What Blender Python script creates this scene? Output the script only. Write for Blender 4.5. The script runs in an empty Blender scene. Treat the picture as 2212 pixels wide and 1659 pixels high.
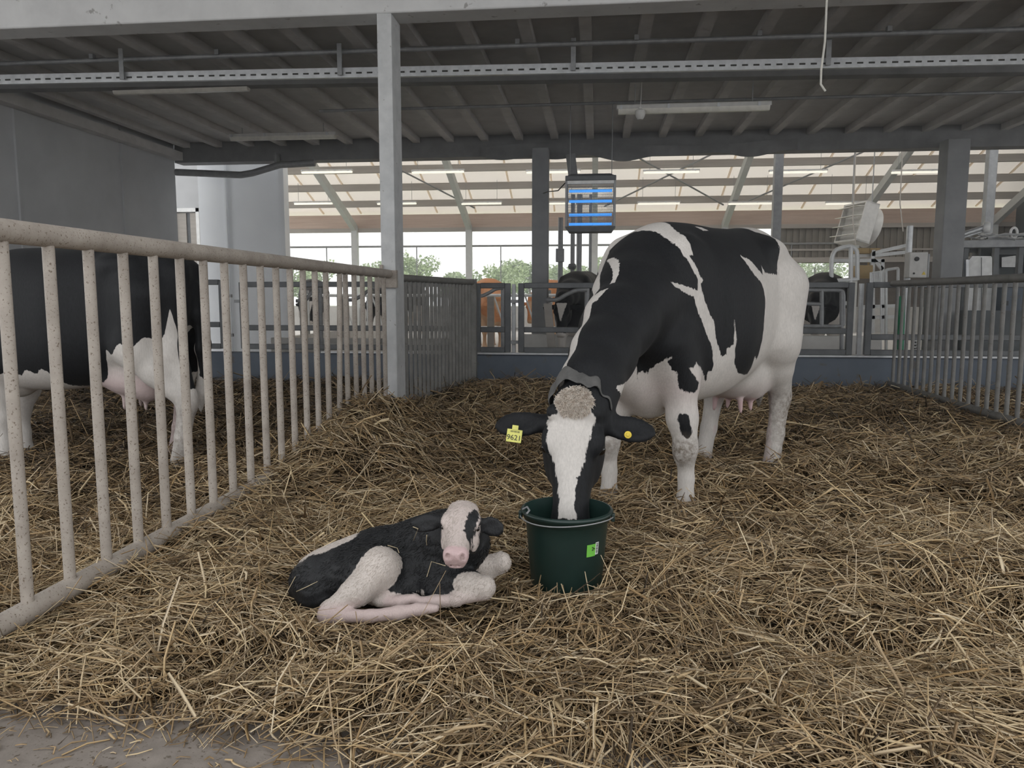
import bpy, math, random
import numpy as np
from mathutils import Vector, Matrix

sc = bpy.context.scene
C = sc.collection
rnd = random.Random(7)

# ------------------------------------------------------------------ camera
FPX = 1661.0                                    # focal length in pixels of a 2212 x 1659 frame
EYE = 1.10                                      # camera height above the bedding
PITCH = math.atan(187 / FPX)
YAW = math.atan(184 / FPX * math.cos(PITCH))
cam_d = bpy.data.cameras.new('camera')
cam_d.sensor_fit = 'HORIZONTAL'
cam_d.sensor_width = 36.0
cam_d.lens = 36.0 * FPX / 2212.0
cam_d.clip_end = 300
cam = bpy.data.objects.new('camera', cam_d)
C.objects.link(cam)
cam.location = (0, 0, EYE)
cam.rotation_euler = (math.pi / 2 - PITCH, 0, YAW)
sc.camera = cam

# ------------------------------------------------------------------ sky and light
world = bpy.data.worlds.new('overcast_sky')
sc.world = world
world.use_nodes = True
wn = world.node_tree
wn.nodes.clear()
w_out = wn.nodes.new('ShaderNodeOutputWorld')
w_bg = wn.nodes.new('ShaderNodeBackground')
w_bg.inputs[0].default_value = (0.97, 0.985, 1.0, 1)
w_bg.inputs[1].default_value = 1.75
wn.links.new(w_bg.outputs[0], w_out.inputs[0])

sun_d = bpy.data.lights.new('sun', 'SUN')       # weak sun behind thin cloud, outside the far windows
sun_d.energy = 1.2
sun_d.angle = math.radians(12)
sun_d.color = (1.0, 0.96, 0.9)
sun = bpy.data.objects.new('sun', sun_d)
C.objects.link(sun)
sun.rotation_euler = (math.radians(-52), 0, math.radians(12))

vs = sc.view_settings
vs.view_transform = 'Standard'
vs.look = 'None'
vs.gamma = 1.0
vs.use_curve_mapping = False
vs.exposure = 0.2
sc.cycles.use_denoising = True
sc.cycles.max_bounces = 8
sc.cycles.diffuse_bounces = 5
sc.cycles.caustics_reflective = False
sc.cycles.caustics_refractive = False

# ------------------------------------------------------------------ helpers
_F = np.array([-math.sin(YAW) * math.cos(PITCH), math.cos(YAW) * math.cos(PITCH), -math.sin(PITCH)])
_R = np.array([math.cos(YAW), math.sin(YAW), 0.0])
_U = np.cross(_R, _F)


def at(px, py, Y=None, Z=None, X=None):
    """the point of the place that stands at a measured spot of the photograph, at depth Y (or height Z, or plane X)"""
    d = _F + _R * (px - 1106) / FPX - _U * (py - 829.5) / FPX
    t = Y / d[1] if Y is not None else ((Z - EYE) / d[2] if Z is not None else X / d[0])
    return np.array([0, 0, EYE]) + d * t


def V(p):
    return Vector((float(p[0]), float(p[1]), float(p[2])))


class MB:
    """collects boxes, bars, tubes and lathed shapes; build() links them as ONE mesh object"""

    def __init__(self):
        self.v, self.f, self.m = [], [], []
        self.mi = 0

    def add(self, verts, faces):
        o = len(self.v)
        self.v += [tuple(float(c) for c in p) for p in verts]
        self.f += [[i + o for i in f] for f in faces]
        self.m += [self.mi] * len(faces)
        return self

    def box(self, c, s, rot=None):
        x, y, z = s[0] / 2, s[1] / 2, s[2] / 2
        vs_ = [Vector((a, b, d)) for a in (-x, x) for b in (-y, y) for d in (-z, z)]
        if rot is not None:
            vs_ = [rot @ p for p in vs_]
        c = V(c)
        return self.add([p + c for p in vs_], [(0, 1, 3, 2), (4, 6, 7, 5), (0, 4, 5, 1), (2, 3, 7, 6), (0, 2, 6, 4), (1, 5, 7, 3)])

    def bar(self, a, b, w, h, up=(0, 0, 1)):
        a, b = V(a), V(b)
        d = (b - a)
        L = d.length
        d.normalize()
        up = Vector(up)
        if abs(d.dot(up)) > 0.98:
            up = Vector((0, 1, 0))
        s = d.cross(up).normalized()
        u = s.cross(d)
        rot = Matrix((d, s, u)).transposed()
        return self.box((a + b) / 2, (L, w, h), rot)

    def tube(self, pts, r, n=10, caps=True, closed=False):
        pts = [V(p) for p in pts]
        rs = r if isinstance(r, (list, tuple)) else [r] * len(pts)
        N = len(pts)
        t0 = (pts[1] - pts[0]).normalized()
        ref = Vector((0, 0, 1)) if abs(t0.z) < 0.9 else Vector((1, 0, 0))
        nrm = t0.cross(ref).normalized()
        vs_, fs = [], []
        for i in range(N):
            if closed:
                t = (pts[(i + 1) % N] - pts[i - 1]).normalized()
            elif i == 0:
                t = t0
            elif i == N - 1:
                t = (pts[-1] - pts[-2]).normalized()
            else:
                t = ((pts[i + 1] - pts[i]).normalized() + (pts[i] - pts[i - 1]).normalized()).normalized()
            nrm = (nrm - t * nrm.dot(t)).normalized()
            bn = t.cross(nrm)
            for k in range(n):
                a = 2 * math.pi * k / n
                vs_.append(pts[i] + (nrm * math.cos(a) + bn * math.sin(a)) * rs[i])
        for i in range(N if closed else N - 1):
            j = (i + 1) % N
            for k in range(n):
                k2 = (k + 1) % n
                fs.append((i * n + k, i * n + k2, j * n + k2, j * n + k))
        if caps and not closed:
            fs.append(tuple(range(n - 1, -1, -1)))
            fs.append(tuple(range((N - 1) * n, N * n)))
        return self.add(vs_, fs)

    def lathe(self, prof, c=(0, 0, 0), n=40, rot=None):
        vs_, fs = [], []
        c = V(c)
        for (r, z) in prof:
            for k in range(n):
                a = 2 * math.pi * k / n
                p = Vector((r * math.cos(a), r * math.sin(a), z))
                vs_.append((rot @ p if rot else p) + c)
        for i in range(len(prof) - 1):
            for k in range(n):
                k2 = (k + 1) % n
                fs.append((i * n + k, i * n + k2, (i + 1) * n + k2, (i + 1) * n + k))
        return self.add(vs_, fs)

    def prism(self, poly, a, b):
        """polygon (list of 3D points, first cap) swept from offset a to offset b"""
        n = len(poly)
        a, b = V(a), V(b)
        vs_ = [V(p) + a for p in poly] + [V(p) + b for p in poly]
        fs = [tuple(range(n - 1, -1, -1)), tuple(range(n, 2 * n))]
        for i in range(n):
            j = (i + 1) % n
            fs.append((i, j, n + j, n + i))
        return self.add(vs_, fs)

    def build(self, name, mat, parent=None, smooth=40, bevel=0.0):
        me = bpy.data.meshes.new(name)
        me.from_pydata(self.v, [], self.f)
        mats = mat if isinstance(mat, (list, tuple)) else [mat]
        for m in mats:
            me.materials.append(m)
        if len(mats) > 1:
            me.polygons.foreach_set('material_index', self.m)
        me.update()
        if smooth:
            me.polygons.foreach_set('use_smooth', [True] * len(me.polygons))
            me.set_sharp_from_angle(angle=math.radians(smooth))
        o = bpy.data.objects.new(name, me)
        C.objects.link(o)
        if bevel:
            bv = o.modifiers.new('bevel', 'BEVEL')
            bv.width = bevel
            bv.segments = 2
            bv.limit_method = 'ANGLE'
            bv.harden_normals = False
        if parent is not None:
            o.parent = parent
            o.matrix_parent_inverse = Matrix.Translation(-parent.location)
        return o


def tag(o, label=None, cat=None, group=None, kind=None):
    if label:
        o['label'] = label
    if cat:
        o['category'] = cat
    if group:
        o['group'] = group
    if kind:
        o['kind'] = kind
    return o


def empty(name, loc, label, cat, group=None):
    o = bpy.data.objects.new(name, None)
    C.objects.link(o)
    o.location = V(loc)
    o.empty_display_size = 0.1
    return tag(o, label, cat, group)


def struct(name, mb, mat, **k):
    o = mb.build(name, mat, **k)
    o['kind'] = 'structure'
    return o


def arc(c, r, a0, a1, n, plane='xz'):
    out = []
    for i in range(n + 1):
        a = math.radians(a0 + (a1 - a0) * i / n)
        x, y = r * math.cos(a), r * math.sin(a)
        out.append((c[0] + x, c[1], c[2] + y) if plane == 'xz' else ((c[0] + x, c[1] + y, c[2]) if plane == 'xy' else (c[0], c[1] + x, c[2] + y)))
    return out


# ------------------------------------------------------------------ materials
def nodes_of(name):
    m = bpy.data.materials.new(name)
    m.use_nodes = True
    nt = m.node_tree
    b = nt.nodes['Principled BSDF']
    return m, nt, b


def ramp(nt, fac, stops):
    r = nt.nodes.new('ShaderNodeValToRGB')
    el = r.color_ramp.elements
    while len(el) < len(stops):
        el.new(0.5)
    for e, (p, c) in zip(el, stops):
        e.position = p
        e.color = (c[0], c[1], c[2], 1)
    nt.links.new(fac, r.inputs[0])
    return r.outputs[0]


def noise(nt, scale, detail=4, rough=0.6, vec=None, dist=0.0, stretch=None):
    n = nt.nodes.new('ShaderNodeTexNoise')
    n.inputs['Scale'].default_value = scale
    n.inputs['Detail'].default_value = detail
    n.inputs['Roughness'].default_value = rough
    n.inputs['Distortion'].default_value = dist
    if vec is None:
        tc = nt.nodes.new('ShaderNodeTexCoord')
        vec = tc.outputs['Object']
    if stretch:
        mp = nt.nodes.new('ShaderNodeMapping')
        mp.inputs['Scale'].default_value = stretch
        nt.links.new(vec, mp.inputs[0])
        vec = mp.outputs[0]
    nt.links.new(vec, n.inputs['Vector'])
    return n.outputs['Fac']


def mixc(nt, fac, a, b, mode='MIX'):
    m = nt.nodes.new('ShaderNodeMix')
    m.data_type = 'RGBA'
    m.blend_type = mode
    for sock, val in ((m.inputs[0], fac), (m.inputs[6], a), (m.inputs[7], b)):
        if isinstance(val, (int, float)):
            sock.default_value = val
        elif isinstance(val, (tuple, list)):
            sock.default_value = (val[0], val[1], val[2], 1)
        else:
            nt.links.new(val, sock)
    return m.outputs[2]


def bump(nt, b, h, strength=0.3, dist=0.01):
    bp = nt.nodes.new('ShaderNodeBump')
    bp.inputs['Strength'].default_value = strength
    bp.inputs['Distance'].default_value = dist
    nt.links.new(h, bp.inputs['Height'])
    nt.links.new(bp.outputs[0], b.inputs['Normal'])


def surf(name, c1, c2, scale=6, rough=0.7, metal=0.0, spots=None, spot_scale=60, spot_at=0.62, bump_s=0.15, stretch=None):
    """two-tone worn surface: c1..c2 by a soft noise, optional dirt specks"""
    m, nt, b = nodes_of(name)
    n1 = noise(nt, scale, 5, 0.65, stretch=stretch)
    col = ramp(nt, n1, [(0.3, c1), (0.7, c2)])
    if spots:
        n2 = noise(nt, spot_scale, 3, 0.6)
        f = ramp(nt, n2, [(spot_at, (0, 0, 0)), (spot_at + 0.06, (1, 1, 1))])
        col = mixc(nt, f, col, spots)
    nt.links.new(col, b.inputs['Base Color'])
    b.inputs['Roughness'].default_value = rough
    b.inputs['Metallic'].default_value = metal
    if bump_s:
        bump(nt, b, noise(nt, scale * 9, 4, 0.6), bump_s, 0.004)
    return m


def plain(name, c, rough=0.6, metal=0.0, emit=0.0, emit_c=None):
    m, nt, b = nodes_of(name)
    n1 = noise(nt, 14, 3, 0.5)
    k = 0.86
    nt.links.new(ramp(nt, n1, [(0.35, tuple(x * k for x in c)), (0.65, c)]), b.inputs['Base Color'])
    b.inputs['Roughness'].default_value = rough
    b.inputs['Metallic'].default_value = metal
    if emit:
        b.inputs['Emission Color'].default_value = (*(emit_c or c), 1)
        b.inputs['Emission Strength'].default_value = emit
    return m


M = {}
M['concrete'] = surf('concrete', (0.30, 0.29, 0.275), (0.42, 0.41, 0.395), 3, 0.85, spots=(0.2, 0.19, 0.18), spot_scale=25, spot_at=0.68)
M['beam_concrete'] = surf('beam_concrete', (0.54, 0.54, 0.54), (0.66, 0.66, 0.655), 2.5, 0.85, spots=(0.33, 0.32, 0.31), spot_scale=9, spot_at=0.66)
M['pillar_concrete'] = surf('pillar_concrete', (0.22, 0.225, 0.23), (0.30, 0.305, 0.31), 3, 0.85)
M['curb'] = surf('curb', (0.165, 0.142, 0.122), (0.26, 0.228, 0.20), 7, 0.9, spots=(0.10, 0.08, 0.06), spot_scale=60, spot_at=0.60, bump_s=0.4)
M['ceiling'] = surf('ceiling', (0.38, 0.372, 0.368), (0.48, 0.472, 0.465), 3, 0.9)
M['rib'] = surf('rib', (0.42, 0.405, 0.395), (0.54, 0.525, 0.51), 4, 0.9)
M['dark_beam'] = surf('dark_beam', (0.17, 0.17, 0.172), (0.25, 0.25, 0.252), 4, 0.8)
M['wall_grey'] = surf('wall_grey', (0.40, 0.405, 0.415), (0.48, 0.485, 0.495), 1.5, 0.8)
M['wall_light'] = surf('wall_light', (0.78, 0.80, 0.83), (0.85, 0.87, 0.89), 1.5, 0.7)
M['wall_blue'] = surf('wall_blue', (0.085, 0.105, 0.135), (0.125, 0.145, 0.175), 3, 0.75, spots=(0.11, 0.105, 0.1), spot_scale=8, spot_at=0.63)
M['pale_concrete'] = surf('pale_concrete', (0.44, 0.43, 0.41), (0.55, 0.54, 0.52), 4, 0.85)
M['fence'] = surf('fence', (0.285, 0.248, 0.213), (0.43, 0.385, 0.337), 7, 0.62, 0.0, spots=(0.15, 0.115, 0.085), spot_scale=120, spot_at=0.60, bump_s=0.25)
M['fence_dark'] = surf('fence_dark', (0.14, 0.137, 0.13), (0.225, 0.218, 0.205), 6, 0.6, 0.15, spots=(0.12, 0.10, 0.08), spot_scale=40, spot_at=0.64)
M['galv'] = surf('galv', (0.42, 0.43, 0.44), (0.58, 0.59, 0.6), 14, 0.45, 0.55, bump_s=0.05)
M['galv_backlit'] = surf('galv_backlit', (0.62, 0.63, 0.63), (0.76, 0.77, 0.77), 14, 0.4, 0.1, bump_s=0.05)  # lighter copy of galv with backlight put into the colour
M['frame_paint'] = surf('frame_paint', (0.42, 0.43, 0.42), (0.52, 0.53, 0.52), 6, 0.6, bump_s=0.05)
M['galv_dull'] = surf('galv_dull', (0.22, 0.225, 0.23), (0.33, 0.335, 0.34), 10, 0.55, 0.4, bump_s=0.05)
M['post'] = surf('post', (0.44, 0.45, 0.455), (0.58, 0.585, 0.585), 7, 0.75, 0.0, spots=(0.22, 0.2, 0.18), spot_scale=22, spot_at=0.66)
M['steel_dark'] = surf('steel_dark', (0.09, 0.095, 0.1), (0.14, 0.145, 0.15), 8, 0.55, 0.3)
M['hall_roof'] = surf('hall_roof', (0.66, 0.61, 0.54), (0.74, 0.69, 0.62), 1.2, 0.8)
M['wood'] = surf('wood', (0.42, 0.31, 0.25), (0.54, 0.43, 0.36), 3, 0.75, stretch=(0.3, 6, 6))
M['wood_grey'] = surf('wood_grey', (0.30, 0.275, 0.25), (0.40, 0.37, 0.335), 3, 0.75, stretch=(0.3, 6, 6))
M['corrugated'] = surf('corrugated', (0.17, 0.152, 0.125), (0.23, 0.208, 0.172), 3, 0.6)
M['dark_wood'] = surf('dark_wood', (0.085, 0.072, 0.06), (0.13, 0.112, 0.095), 3, 0.8, stretch=(0.3, 6, 6))
M['gable'] = surf('gable', (0.065, 0.073, 0.078), (0.10, 0.11, 0.115), 2, 0.75)
M['lamp_body'] = plain('lamp_body', (0.55, 0.54, 0.52), 0.5)
M['lamp_cover'] = plain('lamp_cover', (0.66, 0.64, 0.58), 0.3)
M['plastic_green'] = surf('plastic_green', (0.009, 0.022, 0.019), (0.013, 0.031, 0.026), 8, 0.36, bump_s=0.03)
M['label_green'] = plain('label_green', (0.17, 0.52, 0.07), 0.5)
M['white'] = plain('white', (0.78, 0.78, 0.77), 0.5)
M['black'] = plain('black', (0.02, 0.02, 0.02), 0.6)
M['print_dark'] = plain('print_dark', (0.03, 0.03, 0.025), 0.6)
M['tag_yellow'] = plain('tag_yellow', (0.66, 0.64, 0.16), 0.5)
M['tag_button'] = plain('tag_button', (0.70, 0.52, 0.04), 0.45)
M['strap'] = surf('strap', (0.065, 0.064, 0.062), (0.11, 0.107, 0.103), 20, 0.8)
M['uv_tube'] = plain('uv_tube', (0.1, 0.35, 0.9), 0.4, emit=1.0, emit_c=(0.06, 0.33, 0.9))
M['blue_cap'] = plain('blue_cap', (0.02, 0.14, 0.65), 0.4)
M['green_hose'] = plain('green_hose', (0.01, 0.22, 0.10), 0.5)
M['cord_white'] = plain('cord_white', (0.7, 0.68, 0.62), 0.7)
M['eye'] = plain('eye', (0.01, 0.008, 0.007), 0.08)
M['hoof'] = surf('hoof', (0.12, 0.10, 0.085), (0.22, 0.19, 0.16), 12, 0.6)
M['timber_box'] = plain('timber_box', (0.52, 0.38, 0.2), 0.7)
M['leaf'] = surf('leaf', (0.26, 0.35, 0.17), (0.42, 0.50, 0.27), 0.8, 0.7, bump_s=0)
M['bark'] = surf('bark', (0.14, 0.11, 0.08), (0.22, 0.18, 0.14), 4, 0.9)
M['field'] = surf('field', (0.16, 0.24, 0.07), (0.26, 0.33, 0.11), 0.4, 0.9)
M['red'] = plain('red', (0.55, 0.03, 0.03), 0.5)

_nt = M['hall_roof'].node_tree                     # translucency added to brighten the pale insulated sheets
_b = _nt.nodes['Principled BSDF']
_t = _nt.nodes.new('ShaderNodeBsdfTranslucent')
_t.inputs[0].default_value = (0.93, 0.865, 0.78, 1)
_m = _nt.nodes.new('ShaderNodeMixShader')
_m.inputs[0].default_value = 0.33
_o = [n for n in _nt.nodes if n.type == 'OUTPUT_MATERIAL'][0]
_nt.links.new(_b.outputs[0], _m.inputs[1])
_nt.links.new(_t.outputs[0], _m.inputs[2])
_nt.links.new(_m.outputs[0], _o.inputs['Surface'])

M['roof_seam'] = M['hall_roof'].copy()  # copy with more translucency added, so seams look lighter than the sheets
M['roof_seam'].name = 'roof_seam'
for _n in M['roof_seam'].node_tree.nodes:
    if _n.type == 'MIX_SHADER':
        _n.inputs[0].default_value = 0.85
M['lamp_glow'] = plain('lamp_glow', (0.8, 0.78, 0.7), 0.4, emit=0.75, emit_c=(1.0, 0.96, 0.82))  # faint glow added so the white hall covers look bright

# ------------------------------------------------------------------ the setting
WALL_Y = 9.8                                     # low wall at the back of the pen
EDGE_Y = 13.6                                    # far edge of the low ceiling
EAVE_Y = 26.0                                    # window side of the big hall

struct('floor', MB().box((2, 11, -0.36), (44, 44, 0.1)), M['concrete'])
struct('floor_alley', MB().box((2, 18.2, -0.16), (30, 16.6, 0.3)), M['pale_concrete'])
struct('floor_curb', MB().box((0, -0.94, -0.198), (24, 5.8, 0.3)), M['curb'], bevel=0.012)

# low ceiling with concrete ribs, beams at both edges
struct('ceiling', MB().box((2.7, 10.4, 3.93), (20.8, 6.6, 0.14)), M['ceiling'])
for i in range(34):
    x = -7.35 + i * 0.6
    struct('trim_rib', MB().box((x, 10.4, 3.815), (0.12, 6.3, 0.10)), M['rib'])
struct('beam_front', MB().box((1.5, 7.19, 4.14), (26, 0.30, 1.02)), M['beam_concrete'], bevel=0.015)
struct('beam_back', MB().box((2.7, 13.62, 3.76), (20.6, 0.30, 0.5)), M['dark_beam'])
# unseen roof over the near bay, with a slot added to light the straw
struct('ceiling_bay', MB().box((1.5, 4.6, 4.75), (26, 5.5, 0.12)).box((1.5, -2.6, 4.75), (26, 1.9, 0.12)), M['ceiling'])

# main pillar and the far ones
struct('pillar', MB().box((-1.93, 7.2, 1.7), (0.135, 0.31, 3.86)), M['post'], bevel=0.006)
for (px, w, Y, z1) in ((1167, 0.27, 13.1, 3.55), (2042, 0.33, 13.1, 3.55), (1671, 0.15, 14.6, 6.5), (2122, 0.16, 16.0, 7.4)):
    p = at(px, 640, Y=Y)
    struct('pillar', MB().box((p[0], Y, (z1 - 0.1) / 2), (w, w, z1 + 0.1)), M['galv_dull'] if Y > 14 else M['pillar_concrete'], bevel=0.01)

# left side of the barn
struct('wall_left', MB().box((-7.72, 10.2, 1.9), (0.2, 6.6, 4.2)).box((-7.66, 9.6, 1.9), (0.14, 0.03, 4.1)).box((-7.64, 11.9, 1.9), (0.1, 0.05, 4.1)), M['wall_grey'])
struct('trim_left', MB().box((-7.52, 10.3, 3.62), (0.16, 6.4, 0.14)), M['rib'])
struct('wall_far_left', MB().box((-9.6, 16.1, 3.0), (4.0, 0.2, 6.2)), M['wall_grey'])
struct('wall_end', MB().box((-6.72, 14.3, 2.6), (1.72, 0.16, 5.4)).box((-7.02, 14.2, 2.6), (0.03, 0.06, 5.4)).box((-5.9, 14.24, 2.6), (0.1, 0.22, 5.4)), M['wall_light'])
struct('wall_end_side', MB().box((-5.92, 20.2, 0.1), (0.12, 11.6, 0.5)), M['pale_concrete'])
d1 = MB().box((-9.05, 15.95, 1.5), (0.07, 0.1, 3.0)).box((-8.52, 15.95, 1.5), (0.07, 0.1, 3.0)).box((-8.785, 15.95, 2.96), (0.6, 0.1, 0.08))
dr = struct('door_1', d1, M['white'])
MB().box((-8.9, 15.97, 1.45), (0.2, 0.05, 2.9)).box((-8.63, 15.97, 1.45), (0.16, 0.05, 2.9)).build('door_leaf', M['wood_grey'], dr)
MB().box((-8.76, 15.985, 1.45), (0.1, 0.03, 2.9)).build('door_gap', M['steel_dark'], dr)

# low blue-grey wall round the back of the pen
struct('wall_back', MB().box((1.2, WALL_Y + 0.09, 0.06), (17.4, 0.18, 0.62)), M['wall_blue'], bevel=0.012)
struct('trim_wall_cap', MB().box((3.1, WALL_Y + 0.05, 0.385), (13.4, 0.20, 0.022)), M['galv'])
struct('wall_alley', MB().box((1.6, 12.6, 0.24), (5.6, 0.15, 0.52)).box((-3.9, 12.6, 0.2), (3.2, 0.15, 0.44)), M['pale_concrete'], bevel=0.01)
struct('wall_side_right', MB().box((8.9, 12.6, 0.4), (6.6, 0.15, 1.0)), M['gable'])

# the big hall behind: sloping roof, purlins, frames, windows
SL = 0.36


def roof_z(y):
    return 3.92 + SL * (EAVE_Y - y)


RL = math.atan(SL)
roof = MB()
yc = 19.6
y0_, y1_ = 13.0, 26.2
roof.add([(-13, y0_, roof_z(y0_) + 0.06), (17.4, y0_, roof_z(y0_) + 0.06), (17.4, y1_, roof_z(y1_) + 0.06), (-13, y1_, roof_z(y1_) + 0.06)], [(0, 1, 2, 3)])
struct('roof', roof, M['hall_roof'])
seams = MB()
x = -12.0
while x < 14:
    seams.bar((x, 26.0, roof_z(26.0) + 0.03), (x, 18.0, roof_z(18.0) + 0.03), 0.05, 0.04)
    x += 1.32
struct('trim_roof_seams', seams, M['roof_seam'])
for k, y in enumerate((25.15, 24.1, 23.05, 22.0, 20.8)):
    struct('beam_purlin', MB().box((2.2, y, roof_z(y) - 0.07), (28, 0.09, 0.21)), M['wood_grey'])
struct('beam_eave', MB().box((2.2, EAVE_Y - 0.1, 3.64), (30, 0.22, 0.46)), M['wood'])
struct('trim_eave', MB().box((2.2, EAVE_Y - 0.16, 3.36), (30, 0.14, 0.13)), M['wood_grey'])
for x in (-8.2, -4.28, -0.1, 4.05, 8.1, 12.2):
    r = MB()
    r.bar((x, EAVE_Y - 0.25, 3.42), (x, 15.5, roof_z(15.5) - 0.3), 0.16, 0.24)
    r.box((x, EAVE_Y - 0.25, 1.7), (0.2, 0.2, 3.6))
    struct('pillar_frame', r, M['frame_paint'])
struct('wall_right', MB().box((12.95, 19.8, 4.0), (0.2, 12.6, 9.0)), M['gable'])
cor = MB()
x, k = 5.9, 0
while x < 12.9:
    cor.box((x, EAVE_Y + (0.05 if k % 2 else 0.0), 2.85), (0.105, 0.05, 1.3))
    x += 0.1
    k += 1
struct('wall_corrugated', cor, M['corrugated'])
struct('trim_corrugated', MB().box((9.4, EAVE_Y - 0.06, 2.3), (7.2, 0.12, 0.16)).box((9.4, EAVE_Y - 0.05, 2.62), (7.2, 0.05, 0.06)), M['wood_grey'])
struct('wall_boards', MB().box((10.6, EAVE_Y, 1.55), (4.7, 0.1, 1.5)), M['dark_wood'])
struct('wall_sill', MB().box((2.2, EAVE_Y, 0.35), (30, 0.2, 0.9)), M['pale_concrete'])
for i, (x0, x1) in enumerate(((-12.0, -8.2), (-8.2, -4.28), (-4.28, -0.1), (-0.1, 4.05), (4.05, 8.1))):
    w = MB()
    w.tube([(x0, EAVE_Y - 0.1, 2.82), (x1, EAVE_Y - 0.1, 2.82)], 0.035, 8)
    n = 4
    for k in range(1, n):
        xx = x0 + (x1 - x0) * (k + 0.13 * ((k * 7 + i * 3) % 3 - 1)) / n
        if (k + i) % 3 == 0:
            w.tube([(xx, EAVE_Y - 0.06, 0.8), (xx, EAVE_Y - 0.06, 2.8)], 0.02, 6)
        else:
            w.tube([(xx, EAVE_Y - 0.06, 0.8), (xx, EAVE_Y - 0.06, 1.75 + 0.3 * ((k + i) % 2))], 0.02, 6)
    struct('window_%d' % (i + 1), w, M['galv_dull'])
br = MB()
for (a, b) in (((0.2, 25.2), (3.9, 21.5)), ((3.9, 25.2), (0.2, 21.5)), ((4.4, 25.2), (7.9, 21.5)), ((-4.0, 25.2), (-6.0, 22.6))):
    br.tube([(a[0], a[1], roof_z(a[1]) - 0.22), (b[0], b[1], roof_z(b[1]) - 0.22)], 0.025, 6)
struct('trim_braces', br, M['galv_dull'])

# ------------------------------------------------------------------ pipes, rails and lamps under the ceiling
t = MB().tube([at(-60, 140, Z=3.70), at(1100, 99, Z=3.70), at(2300, 60, Z=3.70)], 0.026, 12)
for px in (200, 470, 820, 1118, 1375, 1640, 1920):
    p = at(px, 136 - 0.0344 * px, Z=3.70)
    t.box((p[0], p[1], p[2] + 0.03), (0.045, 0.06, 0.05))
pipe = t.build('water_pipe', M['galv_dull'])
tag(pipe, 'long grey pipe running under the ceiling above the slotted rail', 'pipe')

ra, rb = at(-60, 165, Z=3.52), at(2300, 117, Z=3.52)
rd = (rb - ra) / np.linalg.norm(rb - ra)
rail = empty('slotted_rail', (ra + rb) / 2, 'bright galvanised rail with a row of slots hung under the ceiling', 'rail')
MB().bar(ra, rb, 0.045, 0.012).bar(ra + [0, -0.018, -0.045], rb + [0, -0.018, -0.045], 0.008, 0.095).bar(ra + [0, 0, -0.09], rb + [0, 0, -0.09], 0.045, 0.01).build('channel', M['galv'], rail)
sl = MB()
L = np.linalg.norm(rb - ra)
s = 0.05
while s < L:
    p = ra + rd * s + [0, -0.0235, -0.05]
    sl.bar(p, p + rd * 0.06, 0.004, 0.017)
    s += 0.115
tag(sl.build('slots', M['print_dark'], rail), kind='stuff')
for px in (258, 731, 1238, 1792):
    p = at(px, 170 - 0.0203 * px, Z=3.46)
    q = (p[0], p[1], 3.76)
    MB().bar((p[0], p[1] + 0.045, p[2] - 0.02), (q[0], q[1] + 0.045, q[2]), 0.05, 0.012, up=(0, 1, 0)).build('hanger_strip', M['galv_dull'], rail)
dk = MB().bar(at(-60, 190, Z=3.52) + [0, 0.3, 0.1], at(2300, 150, Z=3.52) + [0, 0.3, 0.1], 0.16, 0.12)
tag(dk.build('mounting_beam', M['dark_beam']), 'dark steel beam right behind the slotted rail under the ceiling', 'beam')

c = MB().tube([at(690, 240, Z=3.62), at(1340, 222, Z=3.62), at(2300, 196, Z=3.62)], 0.02, 10)
tag(c.build('conduit_pipe', M['galv_dull']), 'thin conduit crossing the ceiling behind the long tube lamp with the wire', 'pipe')


def tube_lamp(px, py, Y, L, label, group, drop=None, slant=0.0, glow=False):
    p = at(px, py, Y=Y)
    o = empty('tube_lamp', p, label, 'lamp', group)
    MB().box((p[0], p[1], p[2] + 0.035), (L, 0.09, 0.05)).build('lamp_housing', M['lamp_body'], o, bevel=0.008)
    cv = MB()
    prof = [(0.05, 0.01), (0.045, -0.02), (0.025, -0.042), (-0.025, -0.042), (-0.045, -0.02), (-0.05, 0.01)]
    cv.prism([(p[0], p[1] + a, p[2] + b) for a, b in prof], (-L / 2 + 0.02, 0, 0), (L / 2 - 0.02, 0, 0))
    cv.build('lamp_cover', M['lamp_glow'] if glow else M['lamp_cover'], o)
    for k in (-0.47, -0.16, 0.16, 0.42):
        MB().box((p[0] + k * L, p[1] - 0.05, p[2] + 0.03), (0.03, 0.012, 0.05)).build('clip', M['galv'], o)
    if drop:
        for k in (-0.38, 0.38):
            MB().tube([(p[0] + k * L, p[1], p[2] + 0.05), (p[0] + k * L, p[1], p[2] + drop)], 0.006, 6).build('hanger_rod', M['galv_dull'], o)
    return o


tube_lamp(1497, 235, 9.62, 1.80, 'grey tube lamp above the cow, with a white junction box at one end', 'tube lamps under the low ceiling', 0.3)
tube_lamp(391, 193, 9.0, 1.72, 'tube lamp nearest the slotted rail, up by the grey wall', 'tube lamps under the low ceiling', 0.22)
tube_lamp(611, 296, 12.0, 1.75, 'tube lamp deep under the ceiling, between grey wall and main pillar', 'tube lamps under the low ceiling', 0.2)
j = at(1383, 245, Y=9.5)
jb = empty('junction_box', j, 'small round white junction box hanging on a wire beside the tube lamp', 'junction box')
MB().lathe([(0.0, -0.075), (0.03, -0.07), (0.05, -0.04), (0.062, 0.0), (0.055, 0.035), (0.02, 0.05), (0.02, 0.07), (0, 0.07)], j, 16).build('box_body', M['lamp_body'], jb)
MB().tube([(j[0], j[1], j[2] + 0.06), (j[0] + 0.01, j[1], j[2] + 0.25), (j[0] + 0.012, j[1] + 0.02, 3.72)], 0.006, 6).build('wire', M['lamp_body'], jb)

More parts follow.
